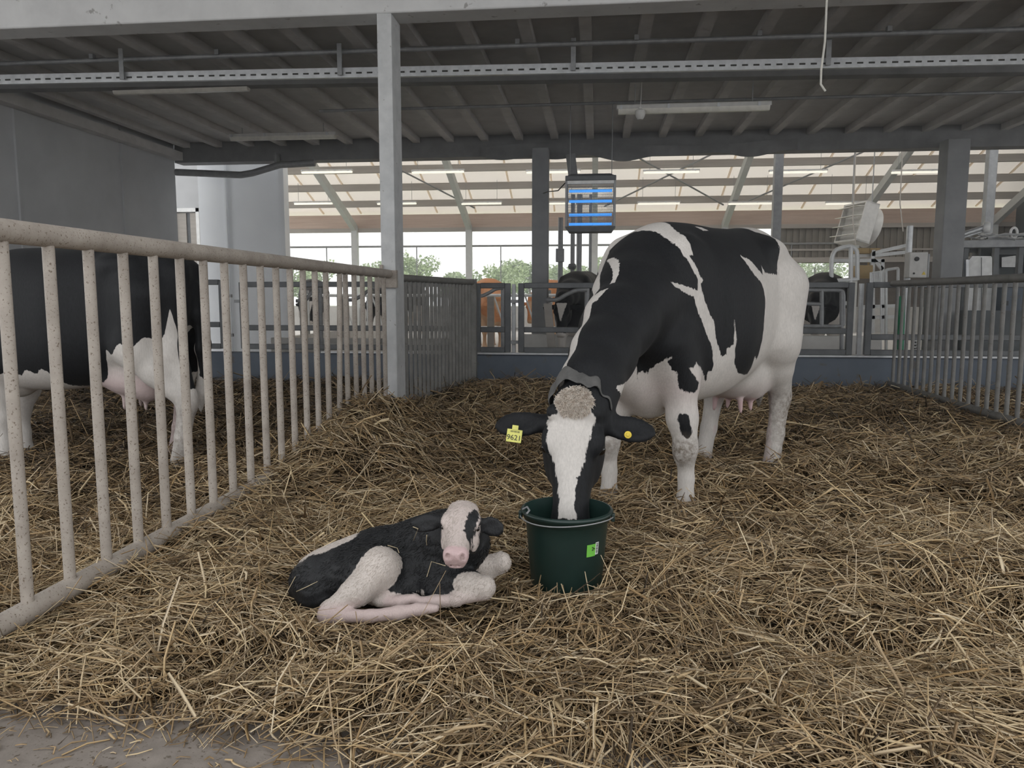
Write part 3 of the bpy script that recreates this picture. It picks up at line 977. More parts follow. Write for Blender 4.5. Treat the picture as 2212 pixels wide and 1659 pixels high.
def frame_xy(o, fwd):
    """cow frame to world"""
    f = np.array((fwd[0], fwd[1], 0.0))
    f /= np.linalg.norm(f)
    l = np.array((-f[1], f[0], 0.0))
    return np.array([o[0], o[1], o[2]]), np.array([f, l, (0, 0, 1.0)])
HIDE = dict(
    neck_shoulder=[(0.624, 0.001), (0.618, 0.09), (0.636, 0.188), (0.622, 0.281), (0.58, 0.355), (0.542, 0.418), (0.548, 0.481), (0.643, 0.453), (0.779, 0.43), (0.758, 0.466), (0.58, 0.518), (0.538, 0.63), (0.454, 0.783), (0.402, 0.856), (0.349, 0.973), (0.349, 0.997), (0.38, 1.007), (0.352, 1.061), (0.465, 0.983), (0.559, 0.934), (0.601, 0.95), (0.632, 0.967), (0.59, 0.978), (0.548, 1.004), (0.559, 1.024), (0.619, 1.049), (0.652, 1.072), (0.671, 1.059), (0.687, 1.036), (0.706, 1.049), (0.74, 1.044), (0.742, 0.99), (0.772, 1.111), (0.774, 1.207), (0.821, 1.261), (0.814, 1.268), (1.265, 0.978), (1.482, 0.655), (1.526, 0.726), (1.556, 0.78), (2.3, 0.82), (2.3, -0.16), (1.25, -0.18), (1.12, -0.2), (0.95, -0.26), (0.8, -0.285), (0.66, -0.22), (0.62, -0.1)],
    barrel=[(0.475, 0.061), (0.558, 0.182), (0.548, 0.284), (0.548, 0.3), (0.579, 0.297), (0.538, 0.369), (0.496, 0.425), (0.517, 0.447), (0.496, 0.508), (0.454, 0.617), (0.395, 0.701), (0.36, 0.83), (0.321, 0.888), (0.298, 0.915), (0.265, 0.899), (0.265, 0.866), (0.212, 0.841), (0.223, 0.685), (0.191, 0.782), (0.189, 0.869), (0.16, 0.954), (0.076, 1.003), (-0.118, 1.047), (-0.092, 0.96), (-0.078, 0.921), (-0.146, 0.959), (-0.145, 0.843), (-0.155, 0.647), (-0.166, 0.545), (-0.135, 0.452), (-0.029, 0.4), (0.044, 0.322), (0.055, 0.301), (-0.04, 0.322), (-0.166, 0.394), (-0.187, 0.337), (-0.218, 0.378), (-0.439, 0.369), (-0.439, 0.285), (-0.459, 0.231), (-0.523, 0.156), (-0.428, 0.103), (-0.43, -0.05), (-0.3, -0.12), (0.1, -0.2), (0.35, -0.12), (0.44, -0.03)],
    w_blob=[(0.796, -0.259), (0.821, -0.178), (0.874, -0.096), (0.951, -0.037), (0.991, -0.023), (1.052, -0.022), (1.061, -0.071), (0.991, -0.082), (0.934, -0.132)],
    w_streak=[(1.194, -0.214), (1.143, -0.215), (1.126, -0.139), (1.113, -0.043), (1.165, -0.081), (1.197, -0.131)],
    w_back=[(0.307, 0.111), (0.244, 0.118), (0.212, 0.149), (0.276, 0.148)],
    blaze=[(-0.066, 0.038), (-0.051, 0.017), (-0.012, 0.015), (0.034, 0.017), (0.063, 0.023), (0.073, 0.066), (0.089, 0.089), (0.076, 0.129), (0.071, 0.169), (0.051, 0.228), (0.049, 0.261), (0.036, 0.307), (0.037, 0.322), (0.01, 0.333), (0.025, 0.342), (0.019, 0.373), (0.016, 0.442), (0.025, 0.471), (0.025, 0.497), (-0.047, 0.495), (-0.045, 0.439), (-0.051, 0.36), (-0.063, 0.323), (-0.067, 0.29), (-0.082, 0.253), (-0.109, 0.193), (-0.108, 0.188), (-0.105, 0.139), (-0.113, 0.087), (-0.071, 0.075)],
    far_barrel=[(-0.6, -0.12), (-0.2, -0.2), (0.25, -0.3), (0.42, -0.45), (0.36, -0.8), (0.2, -0.98), (-0.1, -0.9), (-0.3, -0.7), (-0.55, -0.6), (-0.7, -0.35)],
    far_shoulder=[(0.6, -0.36), (0.9, -0.4), (1.2, -0.32), (1.5, -0.34), (2.3, -0.3), (2.3, -1.31), (1.0, -1.31), (0.8, -1.1), (0.62, -0.9), (0.52, -0.7)])
# ------------------------------------------------------------------ the cow drinking from the bucket
CO, CA = frame_xy((0.605, 4.725, 0.0), (-0.6, -0.8))


def to_cow(w):
    return CA @ (np.array(w, float) - CO)


def dir_cow(w):
    return CA @ np.array(w, float)


poll = to_cow((-0.088, 3.20, 0.672))
POSE = dict(
    reach=2.05,
    fl=tuple(to_cow(at(1480, 1040, Y=4.12))[:2]), fr=tuple(to_cow(at(1314, 1030, Y=4.25))[:2]),
    hl=tuple(to_cow(at(1668, 980, Y=5.18))[:2]), hr=tuple(to_cow(at(1520, 970, Y=5.36))[:2]),
    neck=[(0.55, 0.02, 1.17, 0.235), (0.80, 0.085, 1.09, 0.195), (1.05, 0.165, 0.97, 0.165), (1.30, 0.255, 0.835, 0.138), (1.48, 0.325, 0.73, 0.12), (poll[0] - 0.07, poll[1] + 0.0, 0.635, 0.110)],
    poll=poll, dir=dir_cow((-0.02, -0.42, -0.9)), lat=dir_cow((1.0, 0.0, 0.0)),
    ear_l=dir_cow((0.225, 0.02, -0.035)), ear_r=dir_cow((-0.225, 0.02, -0.02)))
F_, HO, HA = cow_body(POSE)
cv, cf = F_.mesh()
del F_


def hide_uv(P):
    """length along the cow and girth position (metres round the barrel, 0 on the back)"""
    st = [0.6, 0.80, 1.05, 1.30, 1.48, 1.6]
    z0 = np.interp(P[:, 0], st, [1.0, 1.05, 0.97, 0.835, 0.73, 0.65])
    l0 = np.interp(P[:, 0], st, [0, 0.07, 0.145, 0.235, 0.305, 0.34])
    return P[:, 0], 0.42 * np.arctan2(P[:, 1] - l0, P[:, 2] - z0)


def cow_hide(P):
    u, t = hide_uv(P)
    d = np.full(len(P), -0.5)
    for k in ('neck_shoulder', 'barrel', 'far_barrel', 'far_shoulder'):
        d = np.maximum(d, poly_d(u, t, HIDE[k]))
    d = np.where(P[:, 2] < 0.48, np.minimum(d, P[:, 2] - 0.48), d)
    d = np.maximum(d, -cone_d(P, np.array((0.638, 0.292, 0.468)), np.array((0.612, 0.302, 0.392)), 0.033, 0.027))
    for k in ('w_blob', 'w_streak', 'w_back'):
        d = np.minimum(d, -poly_d(u, t, HIDE[k]))
    q = (P - HO) @ HA.T
    head = (q[:, 0] > -0.06) & (np.linalg.norm(q - [0.2, 0, -0.08], axis=1) < 0.5)
    bz = poly_d(q[:, 1], q[:, 0], HIDE['blaze'])
    d = np.where(head, np.where((q[:, 2] > -0.05) & (np.abs(q[:, 1]) < 0.13), -bz, 0.2), d)
    legs = P[:, 2] < 0.4
    d = np.where((P[:, 2] < -0.05) & legs, 0.05, d)
    # bare skin: teats, udder floor, muzzle
    pink = np.clip((0.50 - P[:, 2]) / 0.06, 0, 1) * (np.abs(P[:, 0] + 0.48) < 0.2) * (np.abs(P[:, 1]) < 0.125)
    pink = np.maximum(pink * 0.9, 0.30 * np.clip((0.62 - P[:, 2]) / 0.2, 0, 1) * (np.hypot((P[:, 0] + 0.5) / 0.3, P[:, 1] / 0.22) < 1))
    pink = np.maximum(pink, 0.25 * np.clip(1 - np.hypot((P[:, 0] - 0.62) / 0.3, (P[:, 2] - 0.62) / 0.16), 0, 1))
    # muck on the knees and the hind legs
    dirt = np.zeros(len(P))
    for (i, z, rz, k) in (('fl', 0.29, 0.09, 1.0), ('fr', 0.30, 0.08, 0.7)):
        r = np.sqrt(((P[:, 0] - POSE[i][0] - 0.05) / 0.11) ** 2 + ((P[:, 1] - POSE[i][1]) / 0.12) ** 2 + ((P[:, 2] - z) / rz) ** 2)
        dirt = np.maximum(dirt, k * np.clip(1.35 - r, 0, 0.9))
    back = np.clip((-0.62 - P[:, 0]) / 0.16, 0, 1)
    dirt = np.maximum(dirt, back * np.clip((0.66 - P[:, 2]) / 0.25, 0, 1) * 0.95)
    dirt = np.maximum(dirt, 0.75 * np.clip((-0.80 - P[:, 0]) / 0.06, 0, 1) * (P[:, 2] < 1.3))
    return d, pink, dirt


def eyes_of(parent, hd, S, wide, r=0.021):
    for s in (-1, 1):
        c = hd(0.20, s * 0.107 * wide, -0.032)
        e = MB()
        e.lathe([(r * math.cos(a), r * math.sin(a)) for a in [math.radians(x) for x in range(-90, 91, 15)]], c, 20)
        e.build('eye', M['eye'], parent, smooth=180)


M['hide'] = coat('hide')
pa, pk, dt = cow_hide(cv)
me = skin_mesh('cow', cv @ CA, cf, M['hide'], {'patch': pa, 'pink': pk, 'dirt': dt})
cow = bpy.data.objects.new('cow', me)
C.objects.link(cow)
cow.location = V(CO)
tag(cow, 'standing black and white cow drinking with its head in the green bucket', 'cow')


def hw(a, b, c):
    """a spot on the drinking cow's head, in the world"""
    return CO + (HO + HA[0] * a + HA[1] * b + HA[2] * c) @ CA


eyes_of(cow, hw, 1.0, 1.035, 0.0235)
hx, hy, hz = HA @ CA                              # along the face, cow's left, out of the forehead (world)

# curly cream tuft on the poll
rt = np.random.RandomState(4)
tuft = MB()
q_h = (cv - HO) @ HA.T
seat = np.where((np.hypot((q_h[:, 0] - 0.022) / 0.062, q_h[:, 1] / 0.072) < 1) & (q_h[:, 2] > -0.055))[0]
for i in rt.choice(seat, 3600):
    p = CO + cv[i] @ CA
    c_ = (q_h[i, 0] - 0.022) / 0.062
    dirv = unit(hz * rt.uniform(0.02, 0.38) + hx * rt.uniform(-0.5, 0.9) + hy * (q_h[i, 1] * 8 + rt.uniform(-0.7, 0.7)) - hx * 0.6 * (c_ < -0.3))
    side = unit(np.cross(dirv, rt.normal(size=3)))
    L_ = rt.uniform(0.012, 0.022)
    tuft.tube([p, p + dirv * L_ * 0.5 + side * 0.004, p + dirv * L_ * 0.7 + side * 0.012 + hx * 0.004], [0.0013, 0.0013, 0.0007], 3, caps=False)
m_, nt_, b_n = nodes_of('tuft_hair')
nt_.links.new(ramp(nt_, noise(nt_, 60, 3), [(0.3, (0.56, 0.47, 0.39)), (0.6, (0.74, 0.68, 0.61))]), b_n.inputs['Base Color'])
b_n.inputs['Roughness'].default_value = 0.7
M['tuft_hair'] = m_
tag(tuft.build('poll_tuft', M['tuft_hair'], cow, smooth=180), 'curly cream tuft of hair between the ears', kind='stuff')

# broad grey neck strap behind the poll
ring_n = 84
st_c = CO + np.array((POSE['neck'][-1][0] - 0.0, POSE['neck'][-1][1] - 0.012, POSE['neck'][-1][2] + 0.018)) @ CA
ax_d = unit(np.array((-0.03, -0.86, -0.50)))       # along the neck here
e1 = unit(np.array((1, 0, 0)) - ax_d * ax_d[0])
e2 = np.cross(e1, ax_d)
if e2[2] < 0:
    e2 = -e2
sb = MB()
vs_, fs = [], []
for k in range(ring_n):
    a = 2 * math.pi * k / ring_n
    ca, sa = math.cos(a), math.sin(a)
    wv = 0.004 * math.sin(3 * a + 1) + 0.004 * math.sin(7 * a) + 0.003 * math.sin(13 * a + 2)
    tw = 0.016 * math.sin(2 * a) + 0.009 * math.sin(5 * a + 0.6) + 0.006 * math.sin(11 * a)
    fold = 0.012 * math.sin(6 * a + 1.2)
    for (off, w_) in ((0.0, -0.027), (0.004, -0.028 + tw * 0.4), (0.010 + fold * 0.5, -0.006), (0.006, 0.026 + tw * 0.5), (0.002, 0.027), (0.003 + fold * 0.4, -0.004)):
        rr = 1.0 + (off + wv) / 0.12
        vs_.append(st_c + e1 * ca * 0.124 * rr + e2 * sa * 0.140 * rr + ax_d * (w_ * 1.45 + tw) - e1 * 0.012)
for k in range(ring_n):
    j_ = (k + 1) % ring_n
    for q in range(6):
        q2 = (q + 1) % 6
        fs.append((6 * k + q, 6 * k + q2, 6 * j_ + q2, 6 * j_ + q))
sb.add(vs_, fs)
strap = sb.build('neck_strap', M['strap'], cow, smooth=60)

# ear tags: numbered plate on one ear, round stud on the other
er = CO + (HO + HA[0] * 0.085 + HA[1] * (-0.105) + HA[2] * (-0.055)) @ CA
el = CO + (HO + HA[0] * 0.085 + HA[1] * 0.105 + HA[2] * (-0.055)) @ CA


def text_mesh(txt, size, name, mat, parent, origin, right, up, ext=0.0006):
    cu = bpy.data.curves.new(name, 'FONT')
    cu.body = txt
    cu.size = size
    cu.align_x = 'CENTER'
    cu.align_y = 'CENTER'
    cu.extrude = ext
    tmp = bpy.data.objects.new(name, cu)
    C.objects.link(tmp)
    dg = bpy.context.evaluated_depsgraph_get()
    dg.update()
    me = bpy.data.meshes.new_from_object(tmp.evaluated_get(dg))
    bpy.data.objects.remove(tmp)
    r_, u_ = V(right).normalized(), V(up).normalized()
    u_ = (u_ - r_ * u_.dot(r_)).normalized()
    n_ = r_.cross(u_)
    mt = Matrix((r_, u_, n_)).transposed().to_4x4()
    mt.translation = V(origin)
    me.transform(mt)
    me.materials.clear()
    me.materials.append(mat)
    o = bpy.data.objects.new(name, me)
    C.objects.link(o)
    o.parent = parent
    o.matrix_parent_inverse = Matrix.Translation(-parent.matrix_basis.translation)
    return o


def plate(center, right, up, w, h, th):
    r_, u_ = V(right).normalized(), V(up).normalized()
    u_ = (u_ - r_ * u_.dot(r_)).normalized()
    n_ = r_.cross(u_)
    return V(center), r_, u_, n_, Matrix((r_, u_, n_)).transposed()


front = unit(np.array((0.0, -0.97, 0.22)))
tr, tu = unit(np.array((1, 0.05, -0.13))), unit(np.array((0.13, 0.2, 1.0)))
tc = er + np.array((-0.145, -0.045, -0.052))
c0, r_, u_, n_, rot = plate(tc, tr, tu, 0, 0, 0)
et = MB().box(c0, (0.064, 0.054, 0.0025), rot).box(c0 + u_ * 0.034, (0.026, 0.022, 0.0025), rot).build('ear_tag', M['tag_yellow'], cow, bevel=0.001)
et['label'] = 'yellow plate tag reading 9621'
text_mesh('9621', 0.031, 'tag_number', M['print_dark'], et, c0 + n_ * 0.0022 - u_ * 0.008, r_, u_)
bs = MB()
for k in range(9):
    bs.box(c0 + n_ * 0.0016 + u_ * 0.018 + r_ * (-0.018 + 0.0046 * k), (0.0026 if k % 3 else 0.0014, 0.007, 0.0006), rot)
bs.build('tag_print', M['print_dark'], et)
sc_ = el + np.array((0.118, -0.040, -0.035))
rot2 = Matrix((V(unit(np.array((1, 0.1, 0)))), V(unit(np.cross(front, (1, 0.1, 0)))), V(front))).transposed()
st_o = MB().lathe([(0, -0.004), (0.015, -0.004), (0.016, 0.0), (0.0145, 0.004), (0.008, 0.005), (0.007, 0.009), (0, 0.010)], sc_, 20, rot2).build('ear_stud', M['tag_button'], cow)
st_o['label'] = 'round yellow ear stud'

# ------------------------------------------------------------------ green bucket
BC = np.array((-0.108, 2.945, 0.0))
bk = empty('bucket', BC + [0, 0, -0.05], 'round dark green plastic bucket that the cow drinks from', 'bucket')
prof = [(0, -0.05), (0.128, -0.05), (0.136, -0.045), (0.140, -0.01), (0.145, 0.05), (0.150, 0.11), (0.157, 0.19), (0.161, 0.235), (0.165, 0.243), (0.169, 0.246),
        (0.171, 0.262), (0.179, 0.268), (0.181, 0.275), (0.177, 0.281), (0.170, 0.282), (0.165, 0.277), (0.158, 0.24), (0.150, 0.16), (0.143, 0.08), (0.135, 0.0), (0.13, -0.04), (0, -0.04)]
MB().lathe(prof, BC, 72).build('bucket_body', M['plastic_green'], bk, smooth=50)
m_, nt_, b_n = nodes_of('drinking_water')
b_n.inputs['Base Color'].default_value = (0.02, 0.022, 0.02, 1)
b_n.inputs['Roughness'].default_value = 0.08
bump(nt_, b_n, noise(nt_, 22, 3), 0.25, 0.01)
M['water'] = m_
MB().lathe([(0, 0.165), (0.1, 0.166), (0.1485, 0.165)], BC, 48).build('water', M['water'], bk)
hdl = MB()
lug = MB()
for s in (-1, 1):
    lug.box(BC + [s * 0.179, -0.03, 0.258], (0.014, 0.03, 0.03))
lug.build('handle_lugs', M['plastic_green'], bk, bevel=0.003)
ang = [math.radians(190 + 160 * i / 26) for i in range(27)]
hdl.tube([BC + [0.1845 * math.cos(a), 0.1845 * math.sin(a), 0.259 - 0.006 * math.sin(a * 2)] for a in ang], 0.0026, 8)
hdl.tube([BC + [-0.168, -0.055, 0.285], BC + [-0.150, -0.065, 0.298], BC + [-0.140, -0.085, 0.290], BC + [-0.15, -0.1, 0.28]], 0.004, 8)
hdl.build('bail_handle', M['galv_dull'], bk)


def on_bucket(a, z, off=0.0015):
    r = np.interp(z, [-0.01, 0.05, 0.11, 0.19, 0.235], [0.140, 0.145, 0.150, 0.157, 0.161]) + off
    return BC + [r * math.cos(a), r * math.sin(a), z]


def patch_on(a0, a1, z0, z1, off, n=8):
    mb = MB()
    vs_ = []
    for o_ in (off, off - 0.0012):
        for z in (z0, z1):
            vs_ += [on_bucket(math.radians(a0 + (a1 - a0) * i / n), z, o_) for i in range(n + 1)]
    N = n + 1
    fs = [(i, i + 1, N + i + 1, N + i) for i in range(n)] + [(2 * N + i, 3 * N + i, 3 * N + i + 1, 2 * N + i + 1) for i in range(n)]
    fs += [(i, 2 * N + i, 2 * N + i + 1, i + 1) for i in range(n)] + [(N + i, N + i + 1, 3 * N + i + 1, 3 * N + i) for i in range(n)]
    fs += [(0, N, 3 * N, 2 * N), (n, 2 * N + n, 3 * N + n, N + n)]
    return mb.add(vs_, fs)


stk = patch_on(-58.5, -43.5, 0.128, 0.176, 0.0020).build('sticker', M['label_green'], bk)
stk['label'] = 'bright green sticker with a white barcode strip'
patch_on(-43.5, -37.5, 0.132, 0.180, 0.0021).build('barcode_strip', M['white'], stk)
bars = MB()
for i in range(11):
    z0 = 0.136 + i * 0.0038
    q = patch_on(-42.4, -38.8, z0, z0 + (0.0022 if i % 3 else 0.0012), 0.0032, 3)
    bars.add(q.v, q.f)
bars.build('barcode', M['print_dark'], stk)
for (a_d, z_, s_, tx) in ((-49.0, 0.158, 0.02, '2'), (-46.2, 0.157, 0.013, '\u00d7')):
    a = math.radians(a_d)
    text_mesh(tx, s_, 'sticker_print', M['print_dark'], stk, on_bucket(a, z_, 0.0036), (-math.sin(a), math.cos(a), 0), (0, 0, 1))
# ------------------------------------------------------------------ newborn calf lying in the straw
KY = 0.955


def K(px, py, Y):
    return at(px, py, Y=Y * KY)


CF = Field((-1.25, 2.15, -0.08), (-0.18, 2.98, 0.50), 0.0062)
rump, mid, chest, wit = K(700, 1248, 2.80), K(800, 1232, 2.86), K(925, 1222, 2.86), K(895, 1178, 2.88)
# trunk: rump, barrel, chest, withers
CF.chain([rump, mid, chest], [0.104, 0.124, 0.122], 0.06)
CF.chain([K(668, 1262, 2.78), K(690, 1285, 2.74)], [0.068, 0.078], 0.05)
CF.chain([K(735, 1222, 2.84), K(830, 1192, 2.9), K(905, 1172, 2.9), K(945, 1150, 2.86)], [0.072, 0.074, 0.078, 0.075], 0.06)
CF.ball(K(820, 1268, 2.74), (0.16, 0.09, 0.07), 0.05)
# neck up to the head
poll_c, nose_c = K(1001, 1091, 2.715), K(985, 1179, 2.50)
CF.chain([K(930, 1195, 2.86), K(968, 1165, 2.83), K(998, 1130, 2.78)], [0.105, 0.088, 0.068], 0.05)
CF.chain([K(968, 1235, 2.80), K(1015, 1175, 2.76)], [0.085, 0.072], 0.05)
ch_d, ch_l = unit(nose_c - poll_c), np.array((1.0, 0.12, -0.03))
CHA = head_axes(ch_d, ch_l)
CHO = poll_c - CHA[2] * 0.01
CS, CW = 0.475, 1.17
add_head(CF, CHO, CHA, CS, CW, K(1088, 1126, 2.70) - K(1036, 1105, 2.70), K(888, 1124, 2.70) - K(958, 1111, 2.70), 0.034, calf=True, ear_n=(0.0, -0.97, 0.22))
# near hind leg: thigh, hock, shank, hoof
CF.chain([K(760, 1238, 2.76), K(822, 1222, 2.70)], [0.085, 0.066], 0.05)
CF.chain([K(822, 1228, 2.69), K(770, 1278, 2.62), K(712, 1318, 2.565)], [0.062, 0.047, 0.030], 0.03)
CF.chain([K(712, 1318, 2.565), K(704, 1330, 2.55)], [0.030, 0.029], 0.02)
CF.chain([K(706, 1330, 2.555), K(800, 1331, 2.545), K(862, 1324, 2.55), K(905, 1316, 2.555)], [0.027, 0.021, 0.024, 0.020], 0.015)
CF.chain([K(905, 1316, 2.555), K(940, 1314, 2.56)], [0.021, 0.015], 0.012)
# far hind foot peeping out under the belly
CF.chain([K(820, 1300, 2.66), K(868, 1300, 2.64), K(895, 1292, 2.64)], [0.02, 0.022, 0.016], 0.012)
# near fore leg: elbow, knee, folded cannon
CF.chain([K(925, 1245, 2.80), K(948, 1264, 2.73)], [0.082, 0.060], 0.05)
CF.chain([K(948, 1264, 2.73), K(1010, 1262, 2.68), K(1046, 1266, 2.655)], [0.058, 0.042, 0.036], 0.03)
CF.ball(K(1046, 1270, 2.65), (0.034, 0.032, 0.034), 0.02)
CF.chain([K(1045, 1280, 2.645), K(985, 1296, 2.63), K(940, 1300, 2.635), K(905, 1300, 2.64)], [0.026, 0.020, 0.023, 0.017], 0.012)
# far fore leg, knee up beside the bucket
CF.chain([K(985, 1245, 2.85), K(1035, 1228, 2.85), K(1080, 1212, 2.86)], [0.055, 0.040, 0.033], 0.03)
CF.ball(K(1084, 1216, 2.86), (0.032, 0.032, 0.032), 0.02)
CF.chain([K(1084, 1222, 2.86), K(1050, 1244, 2.84), K(1015, 1258, 2.82)], [0.024, 0.022, 0.022], 0.012)
# tail curled along the rump
CF.chain([K(652, 1240, 2.82), K(636, 1280, 2.76), K(660, 1312, 2.70)], [0.02, 0.015, 0.013], 0.02)
kv, kf = CF.mesh()
del CF
# lumpy wet coat
CO2 = K(830, 1250, 2.8) * [1, 1, 0]


def capd(P, pts, rs):
    d = np.full(len(P), -1.0)
    for i in range(len(pts) - 1):
        d = np.maximum(d, -cone_d(P, np.array(pts[i]), np.array(pts[i + 1]), rs[i], rs[i + 1]).astype(float))
    return d


white = np.maximum.reduce([
    capd(kv, [K(742, 1165, 2.86), K(705, 1195, 2.84), K(672, 1222, 2.80)], [0.062, 0.072, 0.05]),
    capd(kv, [K(835, 1205, 2.66), K(815, 1232, 2.62), K(765, 1280, 2.57), K(706, 1322, 2.55), K(690, 1338, 2.54)], [0.078, 0.088, 0.072, 0.075, 0.08]),
    capd(kv, [K(700, 1332, 2.53), K(800, 1334, 2.53), K(945, 1310, 2.54)], [0.06, 0.045, 0.05]),
    capd(kv, [K(800, 1300, 2.62), K(900, 1298, 2.62)], [0.045, 0.035]),
    capd(kv, [K(1005, 1262, 2.62), K(1060, 1268, 2.63)], [0.055, 0.075]),
    capd(kv, [K(1060, 1290, 2.61), K(900, 1304, 2.61)], [0.045, 0.035]),
    capd(kv, [K(1040, 1236, 2.82), K(1100, 1214, 2.84)], [0.068, 0.075]),
    capd(kv, [K(1040, 1252, 2.80), K(1005, 1262, 2.79)], [0.035, 0.03]),
    capd(kv, [K(895, 1245, 2.66), K(902, 1290, 2.66)], [0.016, 0.026]),
    capd(kv, [K(855, 1275, 2.62), K(880, 1292, 2.60)], [0.03, 0.025])])
patch = -white
q = (kv - CHO) @ CHA.T / CS
on_head = (q[:, 0] > -0.14) & (q[:, 0] < 0.62) & (q[:, 2] > -0.26) & (q[:, 2] < 0.2) & (np.abs(q[:, 1]) < 0.155)
hb = np.minimum.reduce([q[:, 0] + 0.12, q[:, 2] + 0.15, 0.137 - np.abs(q[:, 1])]) * CS
eye_p = poly_d(q[:, 1], q[:, 0], [(0.085, 0.085), (0.105, 0.055), (0.125, 0.06), (0.128, 0.17), (0.108, 0.25), (0.092, 0.33), (0.070, 0.355), (0.036, 0.30), (0.042, 0.22), (0.050, 0.15)]) * CS
cheek_p = poly_d(q[:, 1], q[:, 2], [(0.118, -0.07), (0.2, -0.05), (0.2, -0.3), (0.10, -0.3)]) * CS
muzzle_p = np.clip((q[:, 0] - 0.43) / 0.03, 0, 1)
head_patch = np.where(q[:, 2] > -0.165, np.maximum(eye_p, -hb), np.maximum(-hb, 0.0))
patch = np.where(on_head, head_patch, patch)
ear = (np.abs(q[:, 1]) > 0.155) & (q[:, 0] > -0.14) & (q[:, 0] < 0.3) & (q[:, 2] > -0.25)
patch = np.where(ear, 0.1, patch)
slit = np.zeros(len(kv))
pink = np.where(on_head, 0.82 * muzzle_p, 0.0)
feet = np.maximum(capd(kv, [K(690, 1335, 2.54), K(945, 1312, 2.55)], [0.06, 0.05]), capd(kv, [K(1050, 1295, 2.63), K(840, 1300, 2.62)], [0.03, 0.05]))
pink = np.maximum(pink, np.clip(feet / 0.03, 0, 1) * 0.45)
pink = np.where(on_head, np.maximum(pink, 0.2), pink)
for s in (-1, 1):                                  # shade in the nostril holes, painted through the dirt attribute
    nd = np.sqrt(((q[:, 0] - 0.525) / 0.030) ** 2 + ((q[:, 1] - s * 0.050) / 0.018) ** 2 + ((q[:, 2] + 0.035) / 0.024) ** 2)
    slit = np.maximum(slit, np.clip(1.35 - nd, 0, 1) * 1.2)
M['wet_hide'] = coat('wet_hide', black=(0.006, 0.0065, 0.0075), white=(0.58, 0.52, 0.475), wet=0.55, fringe=0.010, hair=(85, 85, 40), bump_s=0.55)
rk = np.random.RandomState(9)
ph = kv @ rk.normal(size=(3, 5)) * 95
nrm_amp = 0.0011 * np.sin(ph).sum(1) * np.clip(patch / 0.01, 0, 1) * (~on_head)
kv2 = kv + np.stack([np.zeros(len(kv)), -nrm_amp * 0.7, nrm_amp * 0.7], 1)
me = skin_mesh('calf', kv2 - CO2, kf, M['wet_hide'], {'patch': patch, 'pink': pink, 'dirt': slit})
calf = bpy.data.objects.new('calf', me)
C.objects.link(calf)
calf.location = V(CO2)
tag(calf, 'wet newborn black and white calf lying in the straw beside the green bucket', 'calf')
eyes_of(calf, lambda a, b, c: CHO + (CHA[0] * a + CHA[1] * b + CHA[2] * c) * CS, CS, CW * 0.955, 0.0098)

# tousled wet hair locks along the dark flank, cheeks and forehead
sel = np.where((patch > 0.012) & (kv[:, 2] > 0.06) & ~on_head & ~ear)[0]
lk = MB()
nrm = np.zeros_like(kv)
fn_ = np.cross(kv[kf[:, 2]] - kv[kf[:, 0]], kv[kf[:, 3]] - kv[kf[:, 1]])
for a in range(4):
    np.add.at(nrm, kf[:, a], fn_)
nrm /= np.maximum(np.linalg.norm(nrm, axis=1), 1e-12)[:, None]
for i in rk.choice(sel, 3800):
    p, n_ = kv[i], nrm[i]
    g = np.array((-0.55, -0.15, -0.75)) + rk.normal(size=3) * 0.45
    g = unit(g - n_ * (g @ n_))
    L_ = rk.uniform(0.010, 0.022)
    lk.tube([p - n_ * 0.001, p + g * L_ * 0.5 + n_ * 0.003, p + g * L_ + n_ * 0.0015], [0.0013, 0.0011, 0.0003], 3, caps=False)
m_, nt_, b_n = nodes_of('wet_locks')
b_n.inputs['Base Color'].default_value = (0.008, 0.0085, 0.0095, 1)
b_n.inputs['Roughness'].default_value = 0.4
M['wet_locks'] = m_
tag(lk.build('wet_hair', M['wet_locks'], calf, smooth=180), kind='stuff')
lw = MB()
selw = np.where((patch < -0.006) & (pink < 0.3) & (kv[:, 2] > 0.04))[0]
for i in rk.choice(selw, 3400):
    p, n_ = kv[i], nrm[i]
    g = (CHA[0] * 0.9 + CHA[1] * np.sign(q[i, 1]) * 0.4) if on_head[i] else np.array((-0.6, -0.2, -0.7))
    g = g + rk.normal(size=3) * 0.4
    g = unit(g - n_ * (g @ n_))
    L_ = rk.uniform(0.007, 0.015)
    lw.tube([p - n_ * 0.001, p + g * L_ * 0.5 + n_ * 0.0012, p + g * L_ + n_ * 0.0003], [0.0008, 0.0007, 0.0002], 3, caps=False)
m_, nt_, b_n = nodes_of('pale_locks')
b_n.inputs['Base Color'].default_value = (0.56, 0.50, 0.455, 1)
b_n.inputs['Roughness'].default_value = 0.5
M['pale_locks'] = m_
tag(lw.build('pale_hair', M['pale_locks'], calf, smooth=180), kind='stuff')

